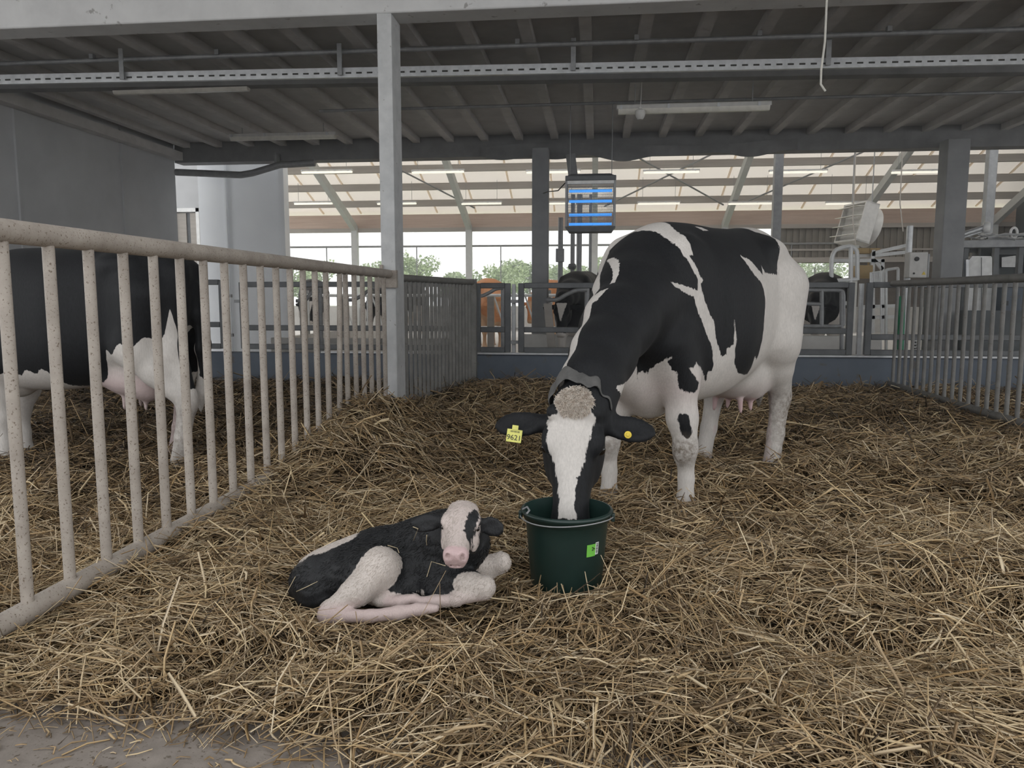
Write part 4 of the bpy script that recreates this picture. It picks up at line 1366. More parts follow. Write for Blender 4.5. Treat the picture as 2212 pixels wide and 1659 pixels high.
# ------------------------------------------------------------------ the black cow behind the fence and the cows in the hall
S2 = 0.945
P2 = dict(reach=2.45, top=2.1, fl=(0.50, 0.20), fr=(0.66, -0.17), hl=(-0.85, 0.17), hr=(-0.60, -0.19),
          neck=[(0.55, 0, 1.20, 0.25), (0.85, 0.0, 1.27, 0.21), (1.12, 0.0, 1.37, 0.17), (1.34, 0, 1.47, 0.14)],
          poll=np.array((1.44, 0.0, 1.60)), dir=(0.82, 0, -0.57), lat=(0, 1, 0), ear_l=(-0.06, 0.215, 0.0), ear_r=(-0.06, -0.215, 0.0))
F_, ho2, ha2 = cow_body(P2, 0.0135)
v2, f2 = F_.mesh()
zb = np.interp(v2[:, 0], [-1.0, -0.93, -0.90, -0.875, -0.84, -0.80, -0.73, -0.66, -0.6, -0.5, -0.42, -0.36, -0.3, -0.1, 0.0, 0.09, 0.33, 0.5, 0.8],
               [0.55, 0.62, 0.95, 1.10, 0.95, 0.87, 0.86, 0.83, 0.84, 0.82, 0.78, 0.62, 0.545, 0.53, 0.60, 0.66, 0.65, 0.62, 0.55])
hip = 0.035 * np.sin(v2[:, 0] * 40) + 0.03 * np.sin(v2[:, 0] * 17 + 1)
patch2 = v2[:, 2] - zb - hip * 0.6
patch2 = np.where(v2[:, 1] < -0.02, np.maximum(patch2, v2[:, 2] - 0.62), patch2)
q2 = (v2 - ho2) @ ha2.T
patch2 = np.where(v2[:, 0] > 1.3, np.where(q2[:, 2] > -0.03, -poly_d(q2[:, 1], q2[:, 0], [(-0.07, 0.0), (0.07, 0.0), (0.06, 0.12), (0.0, 0.36), (-0.06, 0.12)]), 0.2), patch2)
patch2 = np.where((v2[:, 2] < -0.04), 0.05, patch2)
pk2 = 0.55 * (np.hypot((v2[:, 0] + 0.5) / 0.33, v2[:, 1] / 0.25) < 1) * np.clip((0.72 - v2[:, 2]) / 0.15, 0, 1)
dt2 = 0.5 * np.clip((0.55 - v2[:, 2]) / 0.2, 0, 1) * (v2[:, 0] < 0)
fw2 = (-0.998, 0.05)
o2 = np.array((-2.735, 4.72, 0.0))
a2 = frame_xy((0, 0, 0), fw2)[1]
o2 = o2 - (np.array((P2['hl'][0], P2['hl'][1], 0)) * S2) @ a2
me = skin_mesh('cow_black', (v2 * S2) @ a2, f2, M['hide'], {'patch': patch2, 'pink': pk2, 'dirt': dt2})
cow2 = bpy.data.objects.new('cow', me)
C.objects.link(cow2)
cow2.location = V(o2)
tag(cow2, 'mostly black cow with white hind legs standing behind the beige fence', 'cow')
eyes_of(cow2, lambda a, b, c: o2 + ((ho2 + ha2[0] * a + ha2[1] * b + ha2[2] * c) * S2) @ a2, 1, 1, 0.02)

P3 = dict(reach=2.35, top=1.62, fl=(0.50, 0.20), fr=(0.60, -0.18), hl=(-0.74, 0.17), hr=(-0.62, -0.19),
          neck=[(0.55, 0, 1.18, 0.24), (0.85, 0.0, 1.15, 0.20), (1.12, 0.0, 1.10, 0.165), (1.38, 0, 1.04, 0.13)],
          poll=np.array((1.50, 0.0, 1.03)), dir=(0.30, 0, -0.95), lat=(0, 1, 0), ear_l=(-0.03, 0.21, -0.02), ear_r=(-0.03, -0.21, -0.02))
F_, ho3, ha3 = cow_body(P3, 0.02)
v3, f3 = F_.mesh()
del F_
q3 = (v3 - ho3) @ ha3.T
spots = 0.11 * (np.sin(v3[:, 0] * 5.3 + 1.0) + np.sin(v3[:, 1] * 6.1 + v3[:, 2] * 4.7 + 0.5)) + (v3[:, 2] - 0.78) * 0.6
p3 = np.where(v3[:, 0] > 0.7, 0.2, spots)
p3 = np.where(v3[:, 0] > 1.25, np.where(q3[:, 2] > -0.04, -poly_d(q3[:, 1], q3[:, 0], [(-0.085, 0.05), (0.09, 0.05), (0.06, 0.13), (0.0, 0.36), (-0.05, 0.16)]), 0.2), p3)
p3 = np.where((v3[:, 0] > 1.25) & (q3[:, 0] > 0.50), 0.48 - q3[:, 0], p3)
M['brown_hide'] = coat('brown_hide', black=(0.30, 0.13, 0.055), white=(0.52, 0.33, 0.2))
M['hall_hide'] = coat('hall_hide')
me3 = skin_mesh('hall_cow', v3, f3, M['hall_hide'], {'patch': p3, 'pink': np.zeros(len(v3)), 'dirt': np.zeros(len(v3))})
me3b = me3.copy()
me3b.materials.clear()
me3b.materials.append(M['brown_hide'])


def hall_cow(px, Y, fwd, mesh, label, s=0.95):
    o = bpy.data.objects.new('cow', mesh)
    C.objects.link(o)
    fwd = unit(fwd)
    p = at(px, 640, Y=Y)
    o.location = (p[0] - fwd[0] * 1.52 * s, Y - fwd[1] * 1.52 * s, 0.08 * s)
    o.rotation_euler = (0, 0, math.atan2(fwd[1], fwd[0]))
    o.scale = (s, s, s)
    tag(o, label, 'cow', 'cows in the hall behind the pen')
    return o


hall_cow(1214, 11.3, (-0.16, -0.985), me3, 'black hall cow with a white wedge on its face, looking over the back gate')
hall_cow(1074, 15.9, (0.25, -0.97), me3b, 'brown hall cow behind the feed barrier, left of the concrete pillar')
hall_cow(1148, 17.2, (-0.3, -0.95), me3b, 'brown hall cow seen in the narrow gap left of the concrete pillar')
hall_cow(1764, 12.4, (-0.34, -0.94), me3, 'black hall cow behind the rump of the spotted cow, at the tubular gate')
hall_cow(1806, 16.4, (-0.2, -0.98), me3, 'spotted hall cow deeper in the stall by the milking robot')
hall_cow(668, 16.1, (0.3, -0.95), me3, 'spotted hall cow seen through the beige fence, beyond the feed barrier')
hall_cow(800, 16.4, (-0.2, -0.98), me3, 'spotted hall cow seen between the last fence bars and the main pillar')
# ------------------------------------------------------------------ straw bedding
def lump(x, y, cx, cy, sx, sy, h, ang=0.0):
    c, s = math.cos(ang), math.sin(ang)
    dx, dy = x - cx, y - cy
    return h * np.exp(-(((dx * c + dy * s) / sx) ** 2 + ((-dx * s + dy * c) / sy) ** 2))


def straw_edge(x):
    """front edge of the bedding: it lies back from the kerb on the left and runs over it on the right"""
    return np.interp(x, [-3.0, -1.5, -0.9, -0.62, -0.35, 0.2, 1.0, 3.0], [1.86, 1.84, 1.81, 1.75, 1.58, 1.38, 1.28, 1.22])


def straw_z(x, y):
    x, y = np.asarray(x, float), np.asarray(y, float)
    z = 0.014 * (np.sin(x * 5.1 + 1.3 * np.sin(y * 3.1)) + np.sin(y * 4.3 + 1.7 * np.sin(x * 2.7 + 1)))
    z = z + 0.010 * (np.sin(x * 11.3 + y * 6.1) + np.sin(y * 13.1 - x * 7.7 + 2))
    z = z + lump(x, y, -1.70, 5.75, 0.42, 0.85, 0.30) + lump(x, y, -1.45, 4.85, 0.42, 0.5, 0.13) + lump(x, y, -1.85, 4.5, 0.25, 0.6, 0.05)
    z = z + lump(x, y, -0.85, 5.05, 0.35, 0.35, -0.09) + lump(x, y, -0.1, 4.75, 0.35, 0.3, -0.07)
    z = z + lump(x, y, -1.0, 8.6, 0.7, 0.8, 0.10) + lump(x, y, 2.3, 8.2, 0.8, 0.6, 0.06) + lump(x, y, 0.3, 7.2, 0.9, 0.5, 0.05)
    z = z + lump(x, y, 2.75, 5.2, 0.5, 0.6, 0.10) + lump(x, y, 2.4, 6.9, 0.7, 0.35, -0.07) + lump(x, y, 1.9, 6.2, 0.4, 0.4, 0.05)
    z = z + lump(x, y, 1.35, 3.1, 0.5, 0.35, 0.075, 0.4) + lump(x, y, 0.93, 2.50, 0.32, 0.10, -0.13, -0.15) + lump(x, y, 1.45, 2.62, 0.14, 0.22, -0.10) + lump(x, y, 1.45, 2.0, 0.25, 0.12, -0.06) + lump(x, y, 0.1, 1.78, 0.2, 0.08, -0.05)
    z = z + lump(x, y, 0.3, 3.4, 0.35, 0.3, 0.03) + lump(x, y, -0.35, 2.05, 0.45, 0.20, 0.055) + lump(x, y, -1.08, 2.14, 0.20, 0.10, -0.11) + lump(x, y, 0.6, 1.9, 0.5, 0.25, 0.03)
    z = z + lump(x, y, -1.35, 2.75, 0.25, 0.4, 0.04) + lump(x, y, -0.3, 3.55, 0.5, 0.3, 0.03)
    z = z + 0.020 * np.sin(x * 17.0 + 2.0 * np.sin(y * 9.0)) * np.sin(y * 19.0 + 1.6 * np.sin(x * 8.0)) + 0.012 * np.sin(x * 31 + y * 9) * np.sin(y * 27 - x * 12)
    calf_w = np.exp(-(((x + 0.77) / 0.42) ** 2 + ((y - 2.62) / 0.24) ** 2) ** 2)
    bkt_w = np.exp(-((np.hypot(x - BC[0], y - BC[1]) / 0.24) ** 4))
    z = z * (1 - calf_w) * (1 - bkt_w) + calf_w * (-0.012) + bkt_w * (-0.018)
    e = y - straw_edge(x)
    return z - 0.025 * np.exp(-np.clip(e, 0, None) / 0.10)


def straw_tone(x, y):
    """how bleached the straw is: darker and damper at the back, where some shade is painted in, and in the trodden hollows"""
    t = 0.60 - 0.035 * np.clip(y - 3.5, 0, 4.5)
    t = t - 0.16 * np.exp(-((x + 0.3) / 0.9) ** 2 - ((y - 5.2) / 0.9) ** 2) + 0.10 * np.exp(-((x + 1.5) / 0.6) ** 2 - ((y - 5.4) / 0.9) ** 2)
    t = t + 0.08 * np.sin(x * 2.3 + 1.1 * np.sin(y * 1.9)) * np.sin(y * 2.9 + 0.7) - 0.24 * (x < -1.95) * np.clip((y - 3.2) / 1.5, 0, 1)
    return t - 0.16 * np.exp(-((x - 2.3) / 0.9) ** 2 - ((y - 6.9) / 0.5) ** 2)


rs = np.random.RandomState(11)


def sample(y0, y1, per_m2):
    xa = lambda px, y: (px - 1290) / 1651.0 * y
    x0, x1 = xa(-330, y1), xa(2560, y1)
    n = int((x1 - x0) * (y1 - y0) * per_m2)
    x, y = rs.uniform(x0, x1, n), rs.uniform(y0, y1, n)
    k = (x > xa(-330, y)) & (x < xa(2560, y)) & (y > straw_edge(x) + rs.normal(0, 0.025, n)) & (y < WALL_Y - 0.06) & (x > -7.4)
    k &= (np.hypot(x - BC[0], y - BC[1]) > 0.135)
    return x[k], y[k]


xs, ys, rad, lens = [], [], [], []
for (y0, y1, dens, r0, l0, l1) in ((1.2, 2.6, 5400, 0.00185, 0.035, 0.34), (2.6, 3.8, 4200, 0.0020, 0.06, 0.36), (3.8, 5.6, 2300, 0.0027, 0.07, 0.40), (5.6, 7.6, 1250, 0.0034, 0.09, 0.42), (7.6, 9.75, 850, 0.0042, 0.1, 0.42)):
    x, y = sample(y0, y1, dens)
    xs.append(x)
    ys.append(y)
    rad.append(r0 * rs.lognormal(0, 0.36, len(x)))
    lens.append(l0 + (l1 - l0) * rs.beta(1.3, 2.6, len(x)))
x, y, r, L = map(np.concatenate, (xs, ys, rad, lens))
N = len(x)
flow = 1.5 * np.sin(x * 2.1 + 0.9 * np.sin(y * 2.7)) + 1.3 * np.sin(y * 3.3 + x * 1.1)
phi = np.where(rs.uniform(size=N) < 0.42, flow + rs.normal(0, 0.5, N), rs.uniform(0, 2 * math.pi, N))
mound = (np.abs(x + 1.45) < 0.6) & (np.abs(y - 5.4) < 0.9) & (rs.uniform(size=N) < 0.75)
phi = np.where(mound, -0.75 + rs.normal(0, 0.35, N), phi)
tilt = rs.normal(0, 0.24, N) + (rs.uniform(size=N) < 0.10) * rs.uniform(-0.9, 0.9, N)
near_obj = (np.exp(-(((x + 0.77) / 0.45) ** 2 + ((y - 2.62) / 0.26) ** 2) ** 2) > 0.3) | (np.hypot(x - BC[0], y - BC[1]) < 0.24)
tilt = np.where(near_obj, tilt * 0.35, tilt)
dx, dy = np.cos(phi), np.sin(phi)
off = (0.028 - 0.105 * rs.beta(1.3, 1.3, N)) * np.where(y < 3.8, 1.0, 1.2)
off = np.where(near_obj, np.minimum(off, -0.004), off)
h_ = L / 2
bend = rs.normal(0, 0.05, N) * L
kink = rs.normal(0, 0.055, N) * L
zc = straw_z(x, y)
ex0, ey0, ex1, ey1 = x - dx * h_, y - dy * h_, x + dx * h_, y + dy * h_
z_a, z_b = straw_z(ex0, ey0), straw_z(ex1, ey1)
up_ = np.abs(tilt) * h_ * 0.35
pa_ = np.stack([ex0, ey0, 0.55 * z_a + 0.45 * zc + off - tilt * h_ + up_], 1)
pc_ = np.stack([ex1, ey1, 0.55 * z_b + 0.45 * zc + off + tilt * h_ + up_], 1)
pb_ = np.stack([x - dy * kink, y + dx * kink, zc + off + np.abs(bend) * 0.6 + up_], 1)
# keep the ends out of the bucket, the wall and off the bare kerb
for p in (pa_, pc_):
    p[:, 1] = np.minimum(p[:, 1], WALL_Y - 0.02)
inb = (np.hypot(pa_[:, 0] - BC[0], pa_[:, 1] - BC[1]) < 0.165) | (np.hypot(pc_[:, 0] - BC[0], pc_[:, 1] - BC[1]) < 0.165)
zz = np.maximum.reduce([pa_[:, 2], pb_[:, 2], pc_[:, 2]])
keep = ~(inb & (zz > 0.035))
cw = np.exp(-(((x + 0.77) / 0.36) ** 2 + ((y - 2.68) / 0.17) ** 2) ** 2) > 0.37
keep &= ~(cw & (zz > 0.03))
pa_, pb_, pc_, r, phi = pa_[keep], pb_[keep], pc_[keep], r[keep], phi[keep]
x, y, off = x[keep], y[keep], off[keep]
N = len(x)
tone = np.clip(straw_tone(x, y) + rs.normal(0, 0.22, N) + (rs.uniform(size=N) < 0.10) * 0.3 + 4.2 * np.clip(off, -0.075, 0.025) + 0.04, 0.02, 1)  # deeper stalks get darker: shade of the gaps put into the tone
hue = rs.uniform(0, 1, N)
flat = np.where(rs.uniform(size=N) < 0.35, rs.uniform(0.25, 0.5, N), 1.0)
wide = np.where(flat < 1, rs.uniform(1.3, 2.2, N), 1.0)


def strand_mesh(name, pts, r, flat, wide, tone, hue, mat):
    """pts: list of three (N,3) arrays along the stalks; three-sided stalks, split ones flattened"""
    N = len(r)
    d = pts[-1] - pts[0]
    d = d / np.maximum(np.linalg.norm(d, axis=1), 1e-9)[:, None]
    s = np.stack([-d[:, 1], d[:, 0], np.zeros(N)], 1)
    s /= np.maximum(np.linalg.norm(s, axis=1), 1e-6)[:, None]
    u = np.cross(s, d)
    roll = rs.uniform(0, 2 * math.pi, N)
    roll = np.where(flat < 1, rs.normal(0, 0.5, N), roll)
    s2 = s * np.cos(roll)[:, None] + u * np.sin(roll)[:, None]
    u2 = np.cross(s2, d)
    verts = np.zeros((N, 9, 3), np.float32)
    for i, p in enumerate(pts):
        k = (0.85, 1.0, 0.8)[i]
        for j in range(3):
            a = 2 * math.pi * j / 3
            verts[:, i * 3 + j] = p + (s2 * (math.cos(a) * wide)[:, None] + u2 * (math.sin(a) * flat)[:, None]) * (r * k)[:, None]
    quads = []
    for i in range(2):
        for j in range(3):
            j2 = (j + 1) % 3
            quads.append((i * 3 + j, i * 3 + j2, i * 3 + 3 + j2, i * 3 + 3 + j))
    f = (np.arange(N)[:, None, None] * 9 + np.array(quads)[None]).reshape(-1, 4)
    return verts.reshape(-1, 3), f, np.repeat(tone, 9), np.repeat(hue, 9)


def straw_material(name):
    m, nt, b = nodes_of(name)
    a = nt.nodes.new('ShaderNodeAttribute')
    a.attribute_name = 'tone'
    h2 = nt.nodes.new('ShaderNodeAttribute')
    h2.attribute_name = 'hue'
    c1 = ramp(nt, a.outputs['Fac'], [(0.0, (0.04, 0.026, 0.014)), (0.3, (0.155, 0.100, 0.050)), (0.65, (0.40, 0.265, 0.128)), (1.0, (0.70, 0.545, 0.315))])
    c2 = ramp(nt, a.outputs['Fac'], [(0.0, (0.036, 0.027, 0.018)), (0.3, (0.14, 0.102, 0.064)), (0.65, (0.37, 0.273, 0.165)), (1.0, (0.66, 0.555, 0.40))])
    col = mixc(nt, h2.outputs['Fac'], c1, c2)
    nt.links.new(col, b.inputs['Base Color'])
    b.inputs['Roughness'].default_value = 0.55
    b.inputs['Specular IOR Level'].default_value = 0.35
    return m


M['straw'] = straw_material('straw')
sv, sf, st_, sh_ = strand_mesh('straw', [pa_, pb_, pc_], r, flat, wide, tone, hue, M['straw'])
# packed bed underneath the loose stalks
gx, gy = np.meshgrid(np.arange(-7.55, 8.6, 0.06), np.arange(1.2, WALL_Y + 0.03, 0.06), indexing='ij')
gz = straw_z(gx, gy) - 0.075
gz = np.where(gy < straw_edge(gx) + 0.02, -0.26, gz)
nx, ny = gx.shape
bv = np.stack([gx, gy, gz], -1).reshape(-1, 3)
ii, jj = np.meshgrid(np.arange(nx - 1), np.arange(ny - 1), indexing='ij')
bf = np.stack([ii * ny + jj, (ii + 1) * ny + jj, (ii + 1) * ny + jj + 1, ii * ny + jj + 1], -1).reshape(-1, 4)
bt = np.clip(straw_tone(bv[:, 0], bv[:, 1]) * 0.16, 0.02, 1)  # bed tone darkened to paint the shade between stalks
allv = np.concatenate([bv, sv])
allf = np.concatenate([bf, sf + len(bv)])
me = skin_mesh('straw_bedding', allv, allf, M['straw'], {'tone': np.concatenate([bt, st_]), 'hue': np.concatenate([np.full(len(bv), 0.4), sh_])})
sb_o = bpy.data.objects.new('straw_bedding', me)
C.objects.link(sb_o)
tag(sb_o, 'deep loose straw bedding covering the floor of the pens', 'straw', kind='stuff')

# stray stalks on the bare kerb in front and a few on the calf's wet back
n = 330
x = rs.uniform(-2.2, 0.9, n)
y = straw_edge(x) - np.abs(rs.normal(0, 0.16, n)) - 0.0
a = rs.uniform(0, 6.283, n)
L = 0.015 + 0.16 * rs.beta(0.8, 4.0, n)
d = np.stack([np.cos(a), np.sin(a), np.zeros(n)], 1) * (L / 2)[:, None]
zk = np.full(n, -0.0455) + rs.uniform(0, 0.006, n)
c0_ = np.stack([x, y, zk], 1)
kb = [c0_ - d, c0_ + np.stack([rs.normal(0, 0.006, n), rs.normal(0, 0.006, n), rs.uniform(0, 0.008, n)], 1), c0_ + d]
kv_, kf_, kt_, kh_ = strand_mesh('k', kb, 0.0021 * rs.lognormal(0, 0.3, n), np.full(n, 0.8), np.full(n, 1.1), np.clip(rs.normal(0.66, 0.18, n), 0.1, 1), rs.uniform(0, 1, n), M['straw'])
me = skin_mesh('stray_straw', kv_, kf_, M['straw'], {'tone': kt_, 'hue': kh_})
so = bpy.data.objects.new('stray_straw', me)
C.objects.link(so)
tag(so, 'stray straw stalks and chaff lying on the bare concrete kerb', 'straw', kind='stuff')
for i, (p0, p1, p2, lab) in enumerate((
        ((892, 1138, 2.70), (903, 1142, 2.70), (893, 1168, 2.68), 'bent straw stalk stuck on the calf behind its ear'),
        ((922, 1156, 2.67), (921, 1168, 2.66), (922, 1178, 2.655), 'short pale straw stuck on the calf between ear and muzzle'),
        ((922, 1246, 2.60), (932, 1213, 2.60), (962, 1222, 2.60), 'crooked straw stalk on the dark chest under the calf muzzle'),
        ((838, 1178, 2.66), (858, 1184, 2.65), (862, 1194, 2.64), 'bent straw stalk on the dark flank of the calf'),
        ((640, 1278, 2.60), (662, 1268, 2.58), (686, 1256, 2.58), 'straight straw stalk across the rump of the calf'))):
    P_ = [K(q_[0], q_[1], 1.0) for q_ in (p0, p1, p2)]
    out = []
    for q_, (px, py, _) in zip(P_, (p0, p1, p2)):
        dd = unit(q_ - [0, 0, EYE])
        rel = kv2 - [0, 0, EYE]
        s_ = rel @ dd
        dist = np.linalg.norm(rel - s_[:, None] * dd, axis=1)
        near = dist < 0.012
        out.append(np.array([0, 0, EYE]) + dd * ((s_[near].min() if near.any() else 2.75) - 0.004))
    w_ = MB().tube(out, [0.0016, 0.0015, 0.0012], 6).build('straw_stalk', plain('stalk', (0.52, 0.43, 0.28), 0.6) if i == 0 else bpy.data.materials['stalk'], smooth=180)
    tag(w_, lab, 'straw', 'stalks stuck on the calf')
# ------------------------------------------------------------------ insect lamp, hung from the ceiling edge
UY = 11.0
u0, u1 = at(1222, 383, Y=UY), at(1329, 502, Y=UY)
ux0, ux1, uz1, uz0 = u0[0], u1[0], u0[2], u1[2]
uc, uw = (ux0 + ux1) / 2, ux1 - ux0
ul = empty('insect_lamp', (uc, UY, uz0), 'square electric insect lamp with two glowing blue tubes and two glowing strips for their reflections, hung above the cow', 'insect lamp')
MB().box((uc, UY, uz1 - 0.035), (uw, 0.30, 0.07)).prism([(ux0 + 0.02, UY - 0.13, uz1), (ux1 - 0.02, UY - 0.13, uz1), (ux1 - 0.08, UY - 0.1, uz1 + 0.03), (ux0 + 0.08, UY - 0.1, uz1 + 0.03)], (0, 0, 0), (0, 0.24, 0)).build('hood', M['steel_dark'], ul, bevel=0.01)
MB().prism([(ux0, UY - 0.15, uz0 + 0.075), (ux1, UY - 0.15, uz0 + 0.075), (ux1 - 0.05, UY - 0.13, uz0), (ux0 + 0.05, UY - 0.13, uz0)], (0, 0, 0), (0, 0.28, 0)).build('catch_tray', M['steel_dark'], ul, bevel=0.006)
for s in (ux0 + 0.016, ux1 - 0.016):
    MB().box((s, UY, (uz0 + uz1) / 2), (0.03, 0.28, uz1 - uz0 - 0.12)).build('side_post', M['galv_dull'], ul)
MB().box((uc, UY - 0.135, uz1 - 0.09), (uw - 0.06, 0.012, 0.045)).build('name_strip', M['white'], ul)
zt, zb_ = uz1 - 0.115, uz0 + 0.085
for k, f in enumerate((0.86, 0.62, 0.28, 0.06)):  # every second strip glows in place of a tube's reflection
    z = zb_ + (zt - zb_) * f
    MB().tube([(ux0 + 0.05, UY - (0.02 if k % 2 == 0 else -0.03), z), (ux1 - 0.05, UY - (0.02 if k % 2 == 0 else -0.03), z)], 0.019, 12).build('glow_strip', M['uv_tube'], ul)
for yy, nm in ((UY - 0.115, 'front_grid'), (UY + 0.115, 'back_grid')):
    g = MB()
    n = 34
    for i in range(n + 1):
        xx = ux0 + 0.035 + (uw - 0.07) * i / n
        g.tube([(xx, yy, zb_ - 0.01), (xx, yy, zt + 0.01)], 0.0016, 4, caps=False)
    for i in range(9):
        z = zb_ + (zt - zb_) * i / 8
        g.tube([(ux0 + 0.03, yy - 0.003, z), (ux1 - 0.03, yy - 0.003, z)], 0.0022, 4, caps=False)
    g.build(nm, M['galv_dull'], ul)
for s in (ux0 + 0.06, ux1 - 0.06):
    MB().tube([(s, UY, uz1 + 0.02), (s, UY, 3.78)], 0.006, 6).build('hanger_rod', M['galv_dull'], ul)
MB().tube([(ux0 + 0.03, UY + 0.1, uz1 - 0.02), (ux0 - 0.12, UY + 0.3, uz1 - 0.14), (ux0 - 0.3, UY + 0.7, uz1 - 0.1), (ux0 - 0.45, 13.0, uz1 + 0.05)], 0.008, 6).build('power_cable', M['black'], ul)

# upright service pipes behind it
for i, (px, Y, r, y1, lab) in enumerate(((1210, 14.2, 0.045, 470, 'service pipe with a grey switch box, left of the insect lamp'), (1236, 14.4, 0.04, 420, 'slim service pipe with a round valve right under the insect lamp'),
                                         (1250, 14.6, 0.05, 420, 'thick service pipe under the middle of the insect lamp'), (1274, 14.8, 0.028, 420, 'thin service pipe under the right half of the insect lamp'))):
    p = at(px, 640, Y=Y)
    o = MB().tube([(p[0], Y, 0), (p[0], Y, at(px, y1, Y=Y)[2])], r, 12).build('service_pipe', M['galv_dull'])
    tag(o, lab, 'pipe', 'service pipes in the alley')
    if i == 0:
        c = at(px, 552, Y=Y)
        MB().box((c[0], Y - 0.06, c[2]), (0.15, 0.1, 0.24)).build('switch_box', M['galv_dull'], o, bevel=0.01)
    if i == 1:
        c = at(px, 576, Y=Y)
        MB().lathe([(0, -0.06), (0.06, -0.05), (0.08, 0), (0.06, 0.05), (0, 0.06)], (c[0], Y - 0.03, c[2]), 14).build('valve', M['steel_dark'], o)
c = at(1232, 372, Y=13.35)
tag(MB().bar((c[0], 13.35, 3.5), (c[0] + 0.06, 13.3, 3.05), 0.16, 0.05, up=(0, 1, 0)).build('bracket', M['galv_dull']), 'perforated steel bracket fixed to the ceiling edge over the insect lamp', 'bracket')

# ------------------------------------------------------------------ fan in the hall
FY = 19.0
fc = at(1850, 484, Y=FY)
fn_r = Matrix.Rotation(math.radians(-76), 3, 'Z') @ Matrix.Rotation(math.radians(-14), 3, 'X')
fan = empty('fan', fc, 'big square barn fan hanging tilted below the hall roof', 'fan')


def fp(x, y, z):
    return V(fc) + fn_r @ Vector((x, y, z))


box = MB()
for s in (-1, 1):
    box.box(fp(0, 0, s * 0.44), (0.92, 0.34, 0.04), fn_r).box(fp(s * 0.44, 0, 0), (0.04, 0.34, 0.92), fn_r)
box.box(fp(0, -0.05, 0), (0.88, 0.02, 0.88), fn_r)
box.build('fan_box', M['lamp_body'], fan)
cone = MB().lathe([(0.42, 0.0), (0.44, 0.02), (0.44, 0.16), (0.47, 0.24), (0.46, 0.24), (0.42, 0.16), (0.40, 0.02), (0.40, 0)], fp(0, 0.12, 0), 28, fn_r @ Matrix.Rotation(math.radians(-90), 3, 'X'))
cone.build('cone', M['pale_concrete'], fan)
for k in range(4):
    z = -0.33 + 0.22 * k
    MB().box(fp(0, -0.24, z), (0.84, 0.20, 0.012), fn_r @ Matrix.Rotation(math.radians(18), 3, 'X')).build('shutter_blade', M['lamp_cover'], fan)
for k in range(4):
    a = math.radians(90 * k + 20)
    rot = fn_r @ Matrix.Rotation(a, 3, 'Y') @ Matrix.Rotation(math.radians(28), 3, 'X')
    MB().box(V(fc) + fn_r @ Vector((0.19 * math.cos(a), 0.05, -0.19 * math.sin(a))), (0.34, 0.012, 0.13), rot).build('rotor_blade', M['steel_dark'], fan)
MB().lathe([(0, -0.06), (0.07, -0.06), (0.07, 0.06), (0, 0.06)], fp(0, 0.05, 0), 14, fn_r @ Matrix.Rotation(math.radians(-90), 3, 'X')).build('hub', M['steel_dark'], fan)
for x in (-0.4, 0.4):
    p = fp(x, 0, 0.46)
    MB().tube([p, (p.x, p.y, roof_z(p.y) + 0.05)], 0.012, 6).build('hanger_rod', M['galv_dull'], fan)

# ------------------------------------------------------------------ stalls and feed barrier in the hall
def loop_divider(px, Y, pts, label, r=0.03, mat='galv_dull'):
    P_ = [at(a, b, Y=Y + c) for a, b, c in pts]
    q = []
    for i in range(len(P_) - 1):                     # soften corners
        q.append(P_[i] if i == 0 else P_[i] * 0.8 + P_[i - 1] * 0.2)
        if i < len(P_) - 1:
            q.append(P_[i] * 0.8 + P_[i + 1] * 0.2)
    q.append(P_[-1])
    o = MB().tube(q, r, 10)
    p = at(px, 640, Y=Y)
    o.tube([(p[0], Y + 0.03, 0.0), (p[0], Y + 0.03, P_[0][2] + 0.05)], 0.035, 10)
    return tag(o.build('stall_divider', M[mat]), label, 'stall divider', 'bent tube stall dividers')


loop_divider(1086, 12.2, [(1086, 622, 0), (1070, 624, 0), (1058, 632, 0), (1040, 640, 0), (1012, 640, 0)], 'bent tube stall divider seen between close-barred fence and latch post')
loop_divider(1268, 10.75, [(1268, 626, 0), (1244, 627, 0), (1222, 637, 0), (1204, 648, 0), (1180, 648, 0)], 'bent tube stall divider above the hall cow with the white wedge')
loop_divider(690, 12.2, [(690, 628, 0), (672, 632, 0), (660, 650, 0), (640, 650, 0)], 'bent tube stall divider seen through the beige fence bars')
loop_divider(815, 12.4, [(815, 622, 0), (798, 626, 0), (780, 640, 0), (765, 648, 0), (735, 648, 0)], 'bent tube stall divider seen just left of the main pillar')
p = at(1190, 700, Y=10.85)
q = at(1183, 655, Y=10.85)
tag(MB().bar((p[0] + 0.05, 10.85, 0.0), (q[0], 10.85, q[2]), 0.11, 0.07, up=(0, 1, 0)).build('leaning_post', M['wood_grey']), 'grey rounded post leaning beside the hall cow with the white wedge', 'post')

BY = 15.2
fb = empty('feed_barrier', (-3.6, BY, 0), 'long galvanised feed barrier with head locks across the hall', 'feed barrier')
xa_, xb_ = -6.0, 0.2
for z in (1.14, 0.50):
    MB().tube([(xa_, BY, z), (xb_, BY, z)], 0.032, 10).build('barrier_rail', M['galv_backlit'], fb)
n = 0
xx = xa_ + 0.15
while xx < xb_:
    MB().tube([(xx, BY, 0.5), (xx, BY, 1.14)], 0.019, 8).tube([(xx + 0.10, BY, 1.12), (xx + 0.30, BY + 0.02, 0.52)], 0.017, 8).tube([(xx + 0.36, BY, 0.5), (xx + 0.36, BY, 1.14)], 0.019, 8).build('head_lock', M['galv_backlit'], fb)
    n += 1
    if n % 4 == 1:
        MB().box((xx - 0.06, BY + 0.06, 0.62), (0.09, 0.09, 1.25)).build('barrier_post', M['galv_dull'], fb)
    xx += 0.62
wp = MB()
